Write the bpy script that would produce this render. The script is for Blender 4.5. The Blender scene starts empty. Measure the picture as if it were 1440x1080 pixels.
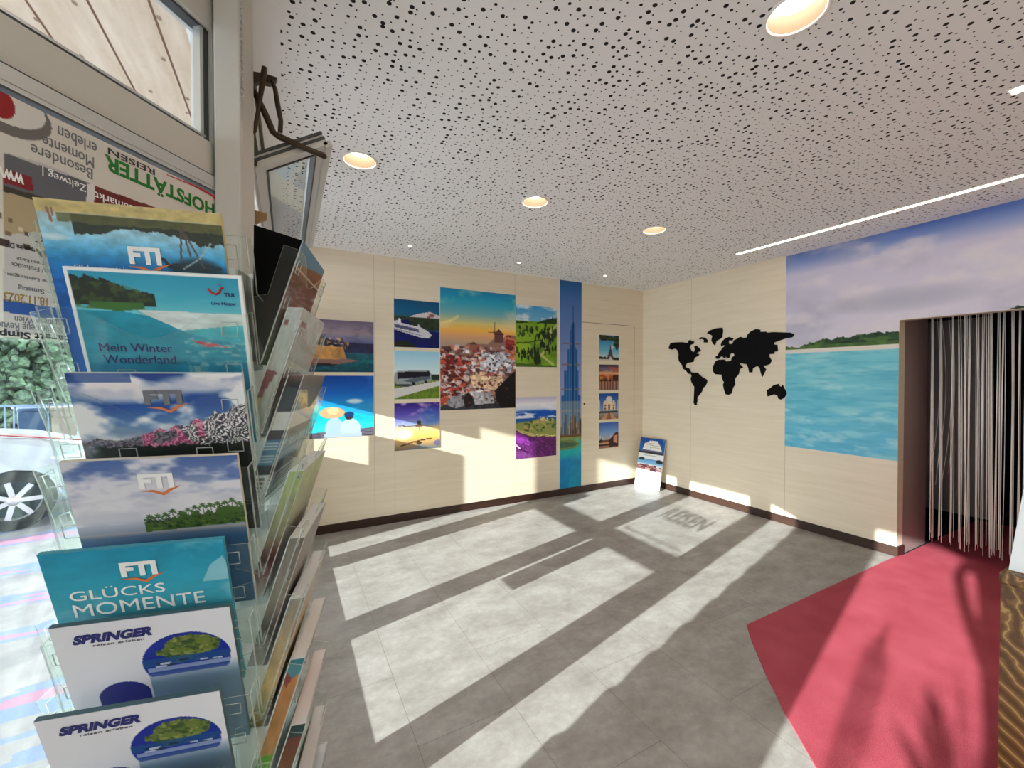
import bpy, bmesh, math, random
import numpy as np
from mathutils import Vector, Matrix
R = math.radians
sc = bpy.context.scene
COL = sc.collection
rnd = random.Random(7)

# ------------------------------------------------------------------ camera model
F, CAMH, CX, CY = 586.0, 1.5, 720.0, 540.0
YAW, PIT = R(28.4), math.atan(8 / 586.0)
FW = Vector((math.sin(YAW) * math.cos(PIT), math.cos(YAW) * math.cos(PIT), -math.sin(PIT)))
RT = Vector((math.cos(YAW), -math.sin(YAW), 0))
UP = Vector((math.sin(YAW) * math.sin(PIT), math.cos(YAW) * math.sin(PIT), math.cos(PIT)))
EYE = Vector((0, 0, CAMH))
def ray(x, y): return FW + RT * ((x - CX) / F) - UP * ((y - CY) / F)
def on_plane(x, y, p, n):
    d = ray(x, y); t = (Vector(p) - EYE).dot(n) / d.dot(n)
    return EYE + d * t
XW, YW, ZC, XF = 4.51, 4.385, 2.752, -.11          # right wall, back wall, ceiling, shop front
def at_back(x, y): return on_plane(x, y, (0, YW, 0), Vector((0, 1, 0)))
def at_right(x, y): return on_plane(x, y, (XW, 0, 0), Vector((1, 0, 0)))
PA = Vector((XF, 1.5, 0)); AANG = R(39)             # the angled entrance front starts at this corner
DA = Vector((-math.sin(AANG), -math.cos(AANG), 0)); NA = Vector((math.cos(AANG), -math.sin(AANG), 0))
def onA(x, y):
    p = on_plane(x, y, PA, NA); return (p - PA).dot(DA), p.z

# ------------------------------------------------------------------ helpers
def link(o, parent=None):
    COL.objects.link(o)
    if parent is not None: o.parent = parent
    return o
def tag(o, label=None, cat=None, group=None, kind=None):
    if label: o['label'] = label
    if cat: o['category'] = cat
    if group: o['group'] = group
    if kind: o['kind'] = kind
    return o
def empty(name, loc=(0, 0, 0), rz=0.0):
    o = bpy.data.objects.new(name, None); o.empty_display_size = .1
    o.location = loc; o.rotation_euler = (0, 0, rz); return link(o)
def new_obj(name, bm, mats, parent=None, smooth=False):
    me = bpy.data.meshes.new(name)
    bmesh.ops.recalc_face_normals(bm, faces=bm.faces)
    bm.to_mesh(me); bm.free()
    for m in (mats if isinstance(mats, (list, tuple)) else [mats]): me.materials.append(m)
    if smooth:
        for p in me.polygons: p.use_smooth = True
    return link(bpy.data.objects.new(name, me), parent)
def box(bm, x0, x1, y0, y1, z0, z1, mi=0, bev=0.0, M=None):
    vs = [bm.verts.new((x, y, z)) for x in (x0, x1) for y in (y0, y1) for z in (z0, z1)]
    idx = [(0, 1, 3, 2), (4, 6, 7, 5), (0, 4, 5, 1), (2, 3, 7, 6), (0, 2, 6, 4), (1, 5, 7, 3)]
    fs = [bm.faces.new([vs[i] for i in q]) for q in idx]
    for f in fs: f.material_index = mi
    if bev > 0:
        es = list({e for f in fs for e in f.edges})
        r = bmesh.ops.bevel(bm, geom=es, offset=bev, segments=2, affect='EDGES', profile=.5)
        vs = list({v for f in r['faces'] for v in f.verts} | {v for v in vs if v.is_valid})
        vs = list({v for v in vs if v.is_valid})
    if M is not None: bmesh.ops.transform(bm, matrix=M, verts=[v for v in vs if v.is_valid])
    return vs
def boxobj(name, x0, x1, y0, y1, z0, z1, m, parent=None, bev=0.0, M=None):
    bm = bmesh.new(); box(bm, x0, x1, y0, y1, z0, z1, 0, bev, M); return new_obj(name, bm, m, parent)
def tube(bm, pts, r, seg=8, mi=0, caps=True):
    pts = [Vector(p) for p in pts]; rings = []
    rs = r if isinstance(r, (list, tuple)) else [r] * len(pts)
    pn = None
    for i, p in enumerate(pts):
        t = (pts[min(i + 1, len(pts) - 1)] - pts[max(i - 1, 0)]).normalized()
        if pn is None: n = t.orthogonal().normalized()
        else:
            n = pn - t * pn.dot(t)
            n = n.normalized() if n.length > 1e-6 else t.orthogonal().normalized()
        pn = n; b = t.cross(n)
        rings.append([bm.verts.new(p + (n * math.cos(a) + b * math.sin(a)) * rs[i]) for a in [2 * math.pi * k / seg for k in range(seg)]])
    for a, b in zip(rings, rings[1:]):
        for k in range(seg):
            f = bm.faces.new((a[k], a[(k + 1) % seg], b[(k + 1) % seg], b[k])); f.material_index = mi; f.smooth = True
    if caps and seg > 2:
        for q in (rings[0][::-1], rings[-1]): bm.faces.new(q).material_index = mi
def lathe(bm, prof, seg=48, mi=0, M=None, closed=False):
    rings = []
    for r, z in prof:
        rings.append([bm.verts.new((max(r, 1e-5) * math.cos(2 * math.pi * k / seg), max(r, 1e-5) * math.sin(2 * math.pi * k / seg), z)) for k in range(seg)])
    for a, b in zip(rings, rings[1:]):
        for k in range(seg):
            f = bm.faces.new((a[k], a[(k + 1) % seg], b[(k + 1) % seg], b[k])); f.material_index = mi; f.smooth = True
    if M is not None: bmesh.ops.transform(bm, matrix=M, verts=[v for q in rings for v in q])
    return rings
def prism(bm, poly, d, mi=0, M=None):
    """poly: list of 3-D points; extruded by vector d"""
    d = Vector(d)
    a = [bm.verts.new(Vector(p)) for p in poly]; b = [bm.verts.new(Vector(p) + d) for p in poly]
    n = len(a); fs = [bm.faces.new(a), bm.faces.new(b[::-1])]
    for i in range(n): fs.append(bm.faces.new((a[i], b[i], b[(i + 1) % n], a[(i + 1) % n])))
    for f in fs: f.material_index = mi
    if M is not None: bmesh.ops.transform(bm, matrix=M, verts=a + b)
    return fs

# ------------------------------------------------------------------ materials
def s2l(c):
    c = np.asarray(c, float) / 255.0
    return np.where(c <= .04045, c / 12.92, ((c + .055) / 1.055) ** 2.4)
def rgba(c): return (*[float(v) for v in s2l(c)], 1.0)
def mat(name, c=None, rough=.5, metal=0.0, spec=.5):
    m = bpy.data.materials.new(name); m.use_nodes = True
    b = m.node_tree.nodes['Principled BSDF']
    if c is not None: b.inputs['Base Color'].default_value = rgba(c)
    b.inputs['Roughness'].default_value = rough; b.inputs['Metallic'].default_value = metal
    b.inputs['Specular IOR Level'].default_value = spec
    return m
class NT:
    def __init__(s, m): s.t = m.node_tree; s.n = s.t.nodes; s.b = s.n['Principled BSDF']
    def add(s, ty, **kw):
        nd = s.n.new(ty)
        for k, v in kw.items():
            if k in nd.inputs: nd.inputs[k].default_value = v
            else: setattr(nd, k, v)
        return nd
    def ln(s, a, b): s.t.links.new(a, b)
    def math(s, op, a, b=None, c=None):
        nd = s.n.new('ShaderNodeMath'); nd.operation = op
        for i, v in enumerate((a, b, c)):
            if v is None: continue
            if isinstance(v, (int, float)): nd.inputs[i].default_value = v
            else: s.ln(v, nd.inputs[i])
        return nd.outputs[0]
    def mix(s, fac, a, b):
        nd = s.n.new('ShaderNodeMix'); nd.data_type = 'RGBA'
        for v, k in ((fac, 0), (a, 6), (b, 7)):
            if isinstance(v, (int, float)): nd.inputs[k].default_value = v
            elif isinstance(v, tuple): nd.inputs[k].default_value = v
            else: s.ln(v, nd.inputs[k])
        return nd.outputs[2]
    def coords(s, scale=(1, 1, 1), rot=(0, 0, 0)):
        g = s.add('ShaderNodeNewGeometry'); mp = s.add('ShaderNodeMapping')
        mp.inputs['Scale'].default_value = scale; mp.inputs['Rotation'].default_value = rot
        s.ln(g.outputs['Position'], mp.inputs['Vector']); return mp.outputs[0]
    def noise(s, vec, scale, detail=4, rough=.55):
        nd = s.add('ShaderNodeTexNoise'); nd.inputs['Scale'].default_value = scale
        nd.inputs['Detail'].default_value = detail; nd.inputs['Roughness'].default_value = rough
        s.ln(vec, nd.inputs['Vector']); return nd.outputs['Fac']
    def ramp(s, fac, stops):
        nd = s.add('ShaderNodeValToRGB'); e = nd.color_ramp.elements
        while len(e) < len(stops): e.new(.5)
        for q, (p, c) in zip(e, stops): q.position = p; q.color = c
        s.ln(fac, nd.inputs[0]); return nd.outputs[0]
    def bump(s, h, st, dist=.01):
        nd = s.add('ShaderNodeBump'); nd.inputs['Strength'].default_value = st; nd.inputs['Distance'].default_value = dist
        s.ln(h, nd.inputs['Height']); s.ln(nd.outputs[0], s.b.inputs['Normal'])
    def sep(s, vec):
        nd = s.add('ShaderNodeSeparateXYZ'); s.ln(vec, nd.inputs[0]); return nd.outputs

def print_mat(name, rough=.4, spec=.4):
    m = mat(name, None, rough, 0, spec); t = NT(m)
    a = t.add('ShaderNodeAttribute', attribute_name='Col'); t.ln(a.outputs['Color'], t.b.inputs['Base Color']); return m
M_PRINT = print_mat('printed_paper', .38, .35)
M_WALLPRINT = print_mat('printed_foil', .45, .3)
def emis(name, c, st):
    m = mat(name, c); b = m.node_tree.nodes['Principled BSDF']
    b.inputs['Emission Color'].default_value = rgba(c); b.inputs['Emission Strength'].default_value = st; return m
def clear(name, tint, refl, body, rough=.03):
    """thin clear sheet: lets light straight through, a little haze and a surface gloss"""
    m = bpy.data.materials.new(name); m.use_nodes = True; t = m.node_tree; n = t.nodes; n.clear()
    out = n.new('ShaderNodeOutputMaterial'); tr = n.new('ShaderNodeBsdfTransparent'); tr.inputs[0].default_value = rgba(tint)
    gl = n.new('ShaderNodeBsdfGlossy'); gl.inputs['Roughness'].default_value = rough
    df = n.new('ShaderNodeBsdfDiffuse'); df.inputs[0].default_value = rgba((225, 232, 230))
    fr = n.new('ShaderNodeLayerWeight')
    pw = n.new('ShaderNodeMath'); pw.operation = 'POWER'; pw.inputs[1].default_value = 5; t.links.new(fr.outputs['Facing'], pw.inputs[0])
    mm = n.new('ShaderNodeMath'); mm.operation = 'MULTIPLY_ADD'; mm.inputs[1].default_value = refl; mm.inputs[2].default_value = .04 * refl
    t.links.new(pw.outputs[0], mm.inputs[0])
    m1 = n.new('ShaderNodeMixShader'); m1.inputs[0].default_value = body
    t.links.new(tr.outputs[0], m1.inputs[1]); t.links.new(df.outputs[0], m1.inputs[2])
    m2 = n.new('ShaderNodeMixShader'); t.links.new(mm.outputs[0], m2.inputs[0])
    t.links.new(m1.outputs[0], m2.inputs[1]); t.links.new(gl.outputs[0], m2.inputs[2])
    t.links.new(m2.outputs[0], out.inputs[0]); return m
M_GLASS = clear('window_glass', (246, 250, 249), .9, .0)
M_ACR = clear('clear_acrylic', (252, 254, 253), .4, .008)
M_RIM = clear('acrylic_edge', (232, 240, 236), .8, .45, .15)

def wall_mat():
    m = mat('cream_wall_panel', (228, 214, 190), .34, 0, .4); t = NT(m)
    v = t.coords((1.2, 1.2, 22)); n = t.noise(v, 1.6, 5, .6)
    c = t.ramp(n, [(.3, rgba((224, 210, 184))), (.7, rgba((234, 221, 198)))])
    p = t.sep(t.coords())
    seam = None
    for ax, pos in ((0, .783), (0, .985), (0, 2.41), (1, 2.43), (1, 1.527), (1, 3.57)):
        d = t.math('LESS_THAN', t.math('ABSOLUTE', t.math('SUBTRACT', p[ax], pos)), .0016)
        seam = d if seam is None else t.math('MAXIMUM', seam, d)
    t.ln(t.mix(seam, c, rgba((176, 160, 136))), t.b.inputs['Base Color'])
    return m
def ceil_mat():
    m = mat('perforated_acoustic_board', (240, 239, 237), .85, 0, .2); t = NT(m)
    v = t.coords((1, 1, 0)); p = t.sep(t.coords())
    vo = t.add('ShaderNodeTexVoronoi', voronoi_dimensions='2D', feature='F1'); vo.inputs['Scale'].default_value = 28
    vo.inputs['Randomness'].default_value = .72; t.ln(v, vo.inputs['Vector'])
    h = t.sep(vo.outputs['Color'])[0]
    rad = t.math('MULTIPLY', t.math('ADD', t.math('ADD', .0034, t.math('MULTIPLY', t.math('GREATER_THAN', h, .56), .0024)), t.math('MULTIPLY', t.math('GREATER_THAN', h, .8), .0026)), 28)
    hole = t.math('LESS_THAN', vo.outputs['Distance'], rad)
    inside = t.math('MULTIPLY', t.math('GREATER_THAN', p[0], -.012), t.math('LESS_THAN', p[1], 4.33))
    inside = t.math('MULTIPLY', inside, t.math('LESS_THAN', p[0], 4.45))
    hole = t.math('MULTIPLY', hole, inside)
    t.ln(t.mix(hole, rgba((240, 239, 237)), rgba((38, 36, 36))), t.b.inputs['Base Color'])
    return m
def floor_mat():
    m = mat('grey_stone_vinyl', (150, 147, 143), .5, 0, .35); t = NT(m)
    v = t.coords(); n1 = t.noise(t.coords((1, 1.6, 1)), 3.2, 8, .68); n2 = t.noise(v, 26, 6, .7)
    f = t.math('ADD', t.math('MULTIPLY', n1, .72), t.math('MULTIPLY', n2, .28))
    c = t.ramp(f, [(.3, rgba((126, 122, 117))), (.5, rgba((155, 151, 147))), (.72, rgba((182, 180, 177)))])
    p = t.sep(v)
    ax = t.math('ADD', p[0], 20 * .447 - .46); col = t.math('FLOOR', t.math('DIVIDE', ax, .447))
    fx = t.math('FRACT', t.math('DIVIDE', ax, .447))
    ay = t.math('ADD', t.math('DIVIDE', p[1], .9), t.math('MULTIPLY', col, .5))
    fy = t.math('FRACT', t.math('ADD', ay, 20.16))
    s1 = t.math('LESS_THAN', fx, .005); s2 = t.math('LESS_THAN', fy, .0026)
    c2 = t.mix(t.math('MULTIPLY', t.math('MAXIMUM', s1, s2), .75), c, rgba((96, 93, 90)))
    t.ln(c2, t.b.inputs['Base Color']); t.bump(n2, .06, .004)
    return m
def carpet_mat():
    m = mat('red_needle_felt', (150, 40, 55), .95, 0, .1); t = NT(m)
    n = t.noise(t.coords(), 420, 3, .7); n3 = t.noise(t.coords(), 5, 3, .5)
    c = t.ramp(t.math('ADD', t.math('MULTIPLY', n, .8), t.math('MULTIPLY', n3, .2)), [(.35, rgba((144, 48, 62))), (.65, rgba((202, 100, 115)))])
    t.ln(c, t.b.inputs['Base Color']); t.bump(n, .6, .004); return m
def wood_mat(name, c0, c1, scale=(1, 14, 14), rough=.45):
    m = mat(name, c0, rough); t = NT(m); n = t.noise(t.coords(scale), 3, 6, .6)
    t.ln(t.ramp(n, [(.3, rgba(c0)), (.7, rgba(c1))]), t.b.inputs['Base Color']); return m
def slab_mat():
    m = mat('rustic_gold_wood', (150, 110, 55), .4); t = NT(m)
    v = t.coords((1, 1, 1)); n = t.noise(v, 5, 4, .6)
    nd = t.add('ShaderNodeVectorMath'); nd.operation = 'ADD'; t.ln(v, nd.inputs[0])
    cb = t.add('ShaderNodeCombineXYZ'); t.ln(t.math('MULTIPLY', n, .35), cb.inputs[1]); t.ln(t.math('MULTIPLY', n, .22), cb.inputs[2]); t.ln(cb.outputs[0], nd.inputs[1])
    w = t.add('ShaderNodeTexWave', wave_type='RINGS', rings_direction='X'); w.inputs['Scale'].default_value = 7
    w.inputs['Distortion'].default_value = 3.5; w.inputs['Detail'].default_value = 3
    mp = t.add('ShaderNodeMapping'); mp.inputs['Location'].default_value = (0, -.34, -.86); t.ln(nd.outputs[0], mp.inputs[0]); t.ln(mp.outputs[0], w.inputs[0])
    t.ln(t.ramp(w.outputs['Fac'], [(.1, rgba((84, 56, 26))), (.6, rgba((112, 80, 40))), (.93, rgba((124, 92, 48))), (.99, rgba((164, 132, 82)))]), t.b.inputs['Base Color']); return m
def soffit_mat():
    m = mat('pale_spruce_planks', (222, 200, 176), .7); t = NT(m)
    v = t.coords(); n = t.noise(t.coords((9, 1.1, 1)), 2.2, 6, .6)
    c = t.ramp(n, [(.3, rgba((205, 180, 152))), (.7, rgba((232, 214, 194)))])
    kn = t.add('ShaderNodeTexVoronoi', voronoi_dimensions='2D'); kn.inputs['Scale'].default_value = 3.3; t.ln(t.coords((1.7, 1, 0)), kn.inputs['Vector'])
    k = t.math('LESS_THAN', kn.outputs['Distance'], .045)
    c = t.mix(t.math('MULTIPLY', k, .7), c, rgba((96, 66, 44)))
    p = t.sep(v); fx = t.math('FRACT', t.math('DIVIDE', t.math('ADD', p[0], 10.045), .2))
    t.ln(t.mix(t.math('LESS_THAN', fx, .045), c, rgba((112, 74, 48))), t.b.inputs['Base Color']); return m
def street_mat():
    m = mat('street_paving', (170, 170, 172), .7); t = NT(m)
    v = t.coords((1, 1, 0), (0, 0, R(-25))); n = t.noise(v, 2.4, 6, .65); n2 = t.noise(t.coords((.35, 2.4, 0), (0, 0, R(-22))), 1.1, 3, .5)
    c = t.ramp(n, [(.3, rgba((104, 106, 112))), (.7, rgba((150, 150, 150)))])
    c = t.mix(t.math('MULTIPLY', t.math('GREATER_THAN', n2, .53), .6), c, rgba((84, 120, 176)))  # blue and pink window-glass reflections, put into the paving colour
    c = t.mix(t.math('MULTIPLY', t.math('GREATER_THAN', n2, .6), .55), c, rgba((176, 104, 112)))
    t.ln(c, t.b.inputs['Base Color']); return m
M_WALL, M_CEIL, M_FLOOR, M_RUG = wall_mat(), ceil_mat(), floor_mat(), carpet_mat()
M_BASE = wood_mat('dark_brown_skirting', (42, 22, 14), (58, 32, 20), (3, 3, 40))
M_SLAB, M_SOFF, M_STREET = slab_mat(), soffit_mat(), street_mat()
M_FRAME = mat('light_grey_powder_coat', (200, 198, 192), .45)
M_FRAME2 = mat('grey_gasket', (70, 72, 72), .6)
M_ALU = mat('satin_aluminium', (206, 208, 206), .3, .7)
M_BRONZE = mat('dark_bronze_metal', (70, 58, 44), .4, .7)
M_BLACK = mat('black_lacquer', (6, 4, 5), .7, 0, .15)
M_WHITE = mat('white_plastic', (236, 236, 232), .4)
M_WHITEP = mat('white_paper', (232, 234, 236), .45)
M_GREY = mat('pale_grey_plastic', (205, 212, 210), .35)
M_INK = mat('dark_ink', (36, 38, 48), .5)
M_NAVY = mat('navy_ink', (26, 28, 110), .5)
M_GREEN = mat('green_ink', (10, 118, 34), .5)
M_RED = mat('red_ink', (190, 20, 36), .5)
M_LW = mat('white_ink', (242, 242, 242), .5)
M_GINK = mat('grey_ink', (110, 112, 120), .5)
M_ORANGE = mat('orange_ink', (214, 118, 66), .5)
M_LAMP = emis('warm_lamp', (255, 240, 220), 45)
M_LED = emis('warm_led_strip', (255, 232, 200), 5)
M_DARK = mat('dark_passage_shade', (26, 23, 27), .9)  # low light of the passage put into a near-black surface colour
M_MAUVE = mat('mauve_grey_panel', (150, 128, 126), .7)
M_STRING = mat('cream_string', (242, 236, 226), .75)

# ------------------------------------------------------------------ painted prints (vertex colours of a fine grid)
class Cv:
    def __init__(s, w, h, base=(255, 255, 255)):
        s.w, s.h = w, h; s.a = np.ones((h, w, 3)) * np.array(base, float)
        s.X, s.Y = np.meshgrid((np.arange(w) + .5) / w, (np.arange(h) + .5) / h)
    def put(s, m, c, al=1.0):
        m = (np.asarray(m, float) * al)[..., None]; s.a = s.a * (1 - m) + np.asarray(c, float) * m
    def grad(s, stops, v0=0., v1=1.):
        p = [q[0] for q in stops]; g = np.stack([np.interp((s.Y - v0) / (v1 - v0), p, [q[1][k] for q in stops]) for k in range(3)], -1)
        m = ((s.Y >= v0) & (s.Y < v1))[..., None]; s.a = np.where(m, g, s.a)
    def pm(s, pts):
        m = np.zeros(s.X.shape, bool); n = len(pts)
        for i in range(n):
            (x0, y0), (x1, y1) = pts[i], pts[(i + 1) % n]
            if y0 == y1: continue
            c = (s.Y >= min(y0, y1)) & (s.Y < max(y0, y1)); m ^= c & (s.X < x0 + (s.Y - y0) / (y1 - y0) * (x1 - x0))
        return m
    def poly(s, pts, c, al=1.): s.put(s.pm(pts), c, al)
    def rect(s, u0, v0, u1, v1, c, al=1.): s.put((s.X >= u0) & (s.X < u1) & (s.Y >= v0) & (s.Y < v1), c, al)
    def ell(s, cx, cy, rx, ry, c, al=1., soft=0.):
        d = ((s.X - cx) / rx) ** 2 + ((s.Y - cy) / ry) ** 2
        s.put(d < 1 if not soft else np.clip((1 - d) / soft, 0, 1), c, al)
    def line(s, pts, w, c, al=1.):
        for (x0, y0), (x1, y1) in zip(pts, pts[1:]):
            dx, dy = x1 - x0, y1 - y0; L = dx * dx + dy * dy + 1e-12
            t = np.clip(((s.X - x0) * dx + (s.Y - y0) * dy) / L, 0, 1)
            s.put(np.hypot(s.X - x0 - t * dx, (s.Y - y0 - t * dy)) < w, c, al)
    def noise(s, fx, fy, seed, octv=4):
        r = np.random.RandomState(seed); out = np.zeros(s.X.shape); amp, tot = 1., 0.
        for _ in range(octv):
            nx, ny = int(fx) + 2, int(fy) + 2; L = r.rand(ny + 1, nx + 1)
            x, y = s.X * fx, s.Y * fy; xi, yi = x.astype(int), y.astype(int); a, b = x - xi, y - yi
            a, b = a * a * (3 - 2 * a), b * b * (3 - 2 * b)
            out += amp * ((L[yi, xi] * (1 - a) + L[yi, xi + 1] * a) * (1 - b) + (L[yi + 1, xi] * (1 - a) + L[yi + 1, xi + 1] * a) * b)
            tot += amp; amp *= .55; fx *= 2; fy *= 2
        return out / tot
    def cloud(s, fx, fy, seed, c, lo=.5, hi=.7, al=1., mask=None):
        m = np.clip((s.noise(fx, fy, seed) - lo) / (hi - lo), 0, 1)
        if mask is not None: m = m * mask
        s.put(m, c, al)
    def tex(s, fx, fy, seed, k, mask=None):
        m = 1 + (s.noise(fx, fy, seed) - .5) * 2 * k
        s.a = np.where(np.ones_like(m)[..., None] * (1 if mask is None else mask[..., None]) > 0, s.a * m[..., None], s.a)
    def blobs(s, n, u0, v0, u1, v1, ru, rv, cols, seed, rect=False, al=1.):
        r = random.Random(seed)
        pts = sorted((r.uniform(v0, v1), r.uniform(u0, u1)) for _ in range(n))
        for v, u in pts:
            k = r.uniform(.6, 1.3); c = r.choice(cols)
            if rect: s.rect(u - ru * k, v - rv * k, u + ru * k, v + rv * k, c, al)
            else: s.ell(u, v, ru * k, rv * k, c, al)
def panel(name, cv, w, h, th, m, parent=None, ch=None, side=(225, 225, 225), back=(225, 225, 225)):
    """slab with the canvas on its front (-Y); origin at the bottom centre of the back; ch = height the canvas covers from the top"""
    ch = h if ch is None else ch
    H, W = cv.h, cv.w; xs = np.linspace(-w / 2, w / 2, W); zs = np.linspace(h, h - ch, H)
    lin = s2l(np.clip(cv.a, 0, 255)); V = []; C = []; Fc = []
    gx, gz = np.meshgrid(xs, zs); V = np.stack([gx, np.full_like(gx, -th), gz], -1).reshape(-1, 3).tolist()
    C = lin.reshape(-1, 3).tolist()
    i = np.arange(H * W).reshape(H, W)
    Fc = np.stack([i[:-1, :-1], i[1:, :-1], i[1:, 1:], i[:-1, 1:]], -1).reshape(-1, 4).tolist()
    def addv(p, c): V.append(p); C.append(list(c)); return len(V) - 1
    if ch < h - 1e-6:
        lo = [addv([float(x), -th, 0], lin[-1, k]) for k, x in enumerate(xs)]
        for k in range(W - 1): Fc.append([int(i[-1, k]), lo[k], lo[k + 1], int(i[-1, k + 1])])
    sd = s2l(side); bk = s2l(back)
    P = [(-w / 2, -th, 0), (w / 2, -th, 0), (w / 2, -th, h), (-w / 2, -th, h)]; Q = [(x, 0, z) for x, _, z in P]
    for a, b, c2, d, cc in ((P[0], P[1], Q[1], Q[0], sd), (P[1], P[2], Q[2], Q[1], sd), (P[2], P[3], Q[3], Q[2], sd), (P[3], P[0], Q[0], Q[3], sd), (Q[0], Q[1], Q[2], Q[3], bk)):
        Fc.append([addv(list(p), cc) for p in (a, b, c2, d)])
    me = bpy.data.meshes.new(name); me.from_pydata(V, [], Fc)
    at = me.color_attributes.new('Col', 'FLOAT_COLOR', 'POINT')
    arr = np.ones((len(V), 4), np.float32); arr[:, :3] = np.array(C); at.data.foreach_set('color', arr.ravel())
    me.materials.append(m); me.update()
    return link(bpy.data.objects.new(name, me), parent)
def text(name, s, x0, x1, z0, hgt, y, m, parent, bold=0., shear=0., depth=.0006, M=None):
    cu = bpy.data.curves.new('t', 'FONT'); cu.body = s; cu.size = 1; cu.offset = bold; cu.shear = shear; cu.extrude = .001; cu.resolution_u = 3
    o = bpy.data.objects.new('t', cu); COL.objects.link(o); bpy.context.view_layer.update()
    me = bpy.data.meshes.new_from_object(o.evaluated_get(bpy.context.evaluated_depsgraph_get()))
    bpy.data.objects.remove(o); bpy.data.curves.remove(cu); me.name = name
    xs = [v.co.x for v in me.vertices]; ys = [v.co.y for v in me.vertices]
    ax, bx_, ay, by = min(xs), max(xs), min(ys), max(ys)
    for v in me.vertices:
        u = (v.co.x - ax) / (bx_ - ax); t = (v.co.y - ay) / (by - ay)
        p = Vector((x0 + (x1 - x0) * u, y - (depth if v.co.z > 0 else 0), z0 + hgt * t)); v.co = M @ p if M else p
    me.materials.clear(); me.materials.append(m); return link(bpy.data.objects.new(name, me), parent)
def decal(name, poly, y, m, parent, depth=.0006):
    bm = bmesh.new(); prism(bm, [(x, y, z) for x, z in poly], (0, -depth, 0)); return new_obj(name, bm, m, parent)

# ================================================================== THE SETTING
def struct(o, label=None, cat=None):
    return tag(o, label, cat, None, 'structure')
bm = bmesh.new()
AEND = PA + DA * 4.0
outline = [(XF - .2, YW), (XW, YW), (XW, -3), (AEND.x, -3), (AEND.x, AEND.y), (PA.x - .2, PA.y)]
prism(bm, [(x, y, 0) for x, y in outline], (0, 0, -.06)); struct(new_obj('floor', bm, M_FLOOR), 'grey stone-look vinyl tile floor with sunlit patches', 'floor')
LIGHTS = [(.378, 2.541), (1.56, 2.541), (2.742, 2.541), (1.548, .81), (.37, .81), (2.73, -.9), (1.55, -.9), (.37, -.9), (-.8, -.9)]  # entries out of view are downlights added for fill light
SPOTS = [(1.038, 3.943), (2.217, 3.943), (3.42, 3.943)]
bm = bmesh.new(); edges = []
loops = [[(x, y) for x, y in outline]]
for x, y in LIGHTS: loops.append([(x + .094 * math.cos(k * math.pi / 20), y + .094 * math.sin(k * math.pi / 20)) for k in range(40)])
for lp in loops:
    vs = [bm.verts.new((x, y, ZC)) for x, y in lp]
    for k in range(len(vs)): edges.append(bm.edges.new((vs[k], vs[(k + 1) % len(vs)])))
bmesh.ops.triangle_fill(bm, use_beauty=True, use_dissolve=False, edges=edges)
struct(new_obj('ceiling', bm, M_CEIL), 'white ceiling of randomly perforated acoustic board', 'ceiling')
struct(boxobj('roof_slab', -3.2, 7.2, -3.3, 4.8, ZC + .16, ZC + .3, M_DARK), 'slab above the perforated ceiling', 'roof')

bm = bmesh.new(); box(bm, XF - .3, XW + .15, YW, YW + .15, -.06, ZC + .16)
struct(new_obj('wall_back', bm, M_WALL), 'cream panelled back wall carrying the travel pictures', 'wall')
OY0, OY1, OZ = .42, 1.53, 1.985
bm = bmesh.new()
box(bm, XW, XW + .11, OY1, YW, -.06, ZC + .16); box(bm, XW, XW + .11, OY0, OY1, OZ, ZC + .16); box(bm, XW, XW + .11, -3, OY0, -.06, ZC + .16)
struct(new_obj('wall_right', bm, M_WALL), 'cream right wall with the sea mural and passage opening', 'wall')
struct(boxobj('wall_rear', AEND.x - .1, XW + .11, -3.12, -3, -.06, ZC + .16, M_WALL), 'cream wall behind the viewer', 'wall')
bm = bmesh.new()
for a in ((-3, -2.9, -.06, ZC + .16), (AEND.y - .1, AEND.y, -.06, ZC + .16), (-2.9, AEND.y - .1, -.06, .12), (-2.9, AEND.y - .1, 2.3, ZC + .16)): box(bm, AEND.x - .08, AEND.x, *a)
w3 = struct(new_obj('fill_window', bm, M_FRAME), 'unseen light grey shop window added left of the entrance for fill daylight', 'window')
boxobj('pane', AEND.x - .044, AEND.x - .038, -2.9, AEND.y - .1, .12, 2.3, M_GLASS, w3)  # unseen window, added so daylight brightens the rear of the room
bm = bmesh.new(); box(bm, -.02, XW - .012, YW - .012, YW, 0, .082)
struct(new_obj('baseboard_back', bm, M_BASE), 'dark brown skirting along the back wall', 'skirting')
bm = bmesh.new(); box(bm, XW - .012, XW, OY1 - .012, YW, 0, .082); box(bm, XW, XW + .11, OY1 - .012, OY1, 0, .082)
struct(new_obj('baseboard_right', bm, M_BASE), 'dark brown skirting along the right wall', 'skirting')
# passage behind the opening
bm = bmesh.new()
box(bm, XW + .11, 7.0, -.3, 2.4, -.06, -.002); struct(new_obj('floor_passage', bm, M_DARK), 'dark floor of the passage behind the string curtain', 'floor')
struct(boxobj('trim_1', XW + .11, 5.1, OY1, OY1 + .03, 0, OZ + .1, M_MAUVE), 'mauve grey lining panel beside the passage opening', 'panel')
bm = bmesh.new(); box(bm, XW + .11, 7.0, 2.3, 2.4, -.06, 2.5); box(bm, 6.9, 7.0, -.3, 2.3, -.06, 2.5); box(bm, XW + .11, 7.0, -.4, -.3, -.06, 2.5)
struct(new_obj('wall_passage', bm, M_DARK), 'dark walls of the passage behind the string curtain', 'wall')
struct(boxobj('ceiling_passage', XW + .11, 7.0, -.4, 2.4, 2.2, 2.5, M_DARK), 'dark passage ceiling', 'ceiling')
struct(boxobj('trim_2', 6.0, 6.06, 1.35, 2.29, .12, 2.1, mat('grey_door_leaf', (140, 136, 132), .6)), 'grey panel deep in the dark passage', 'panel')
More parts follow.
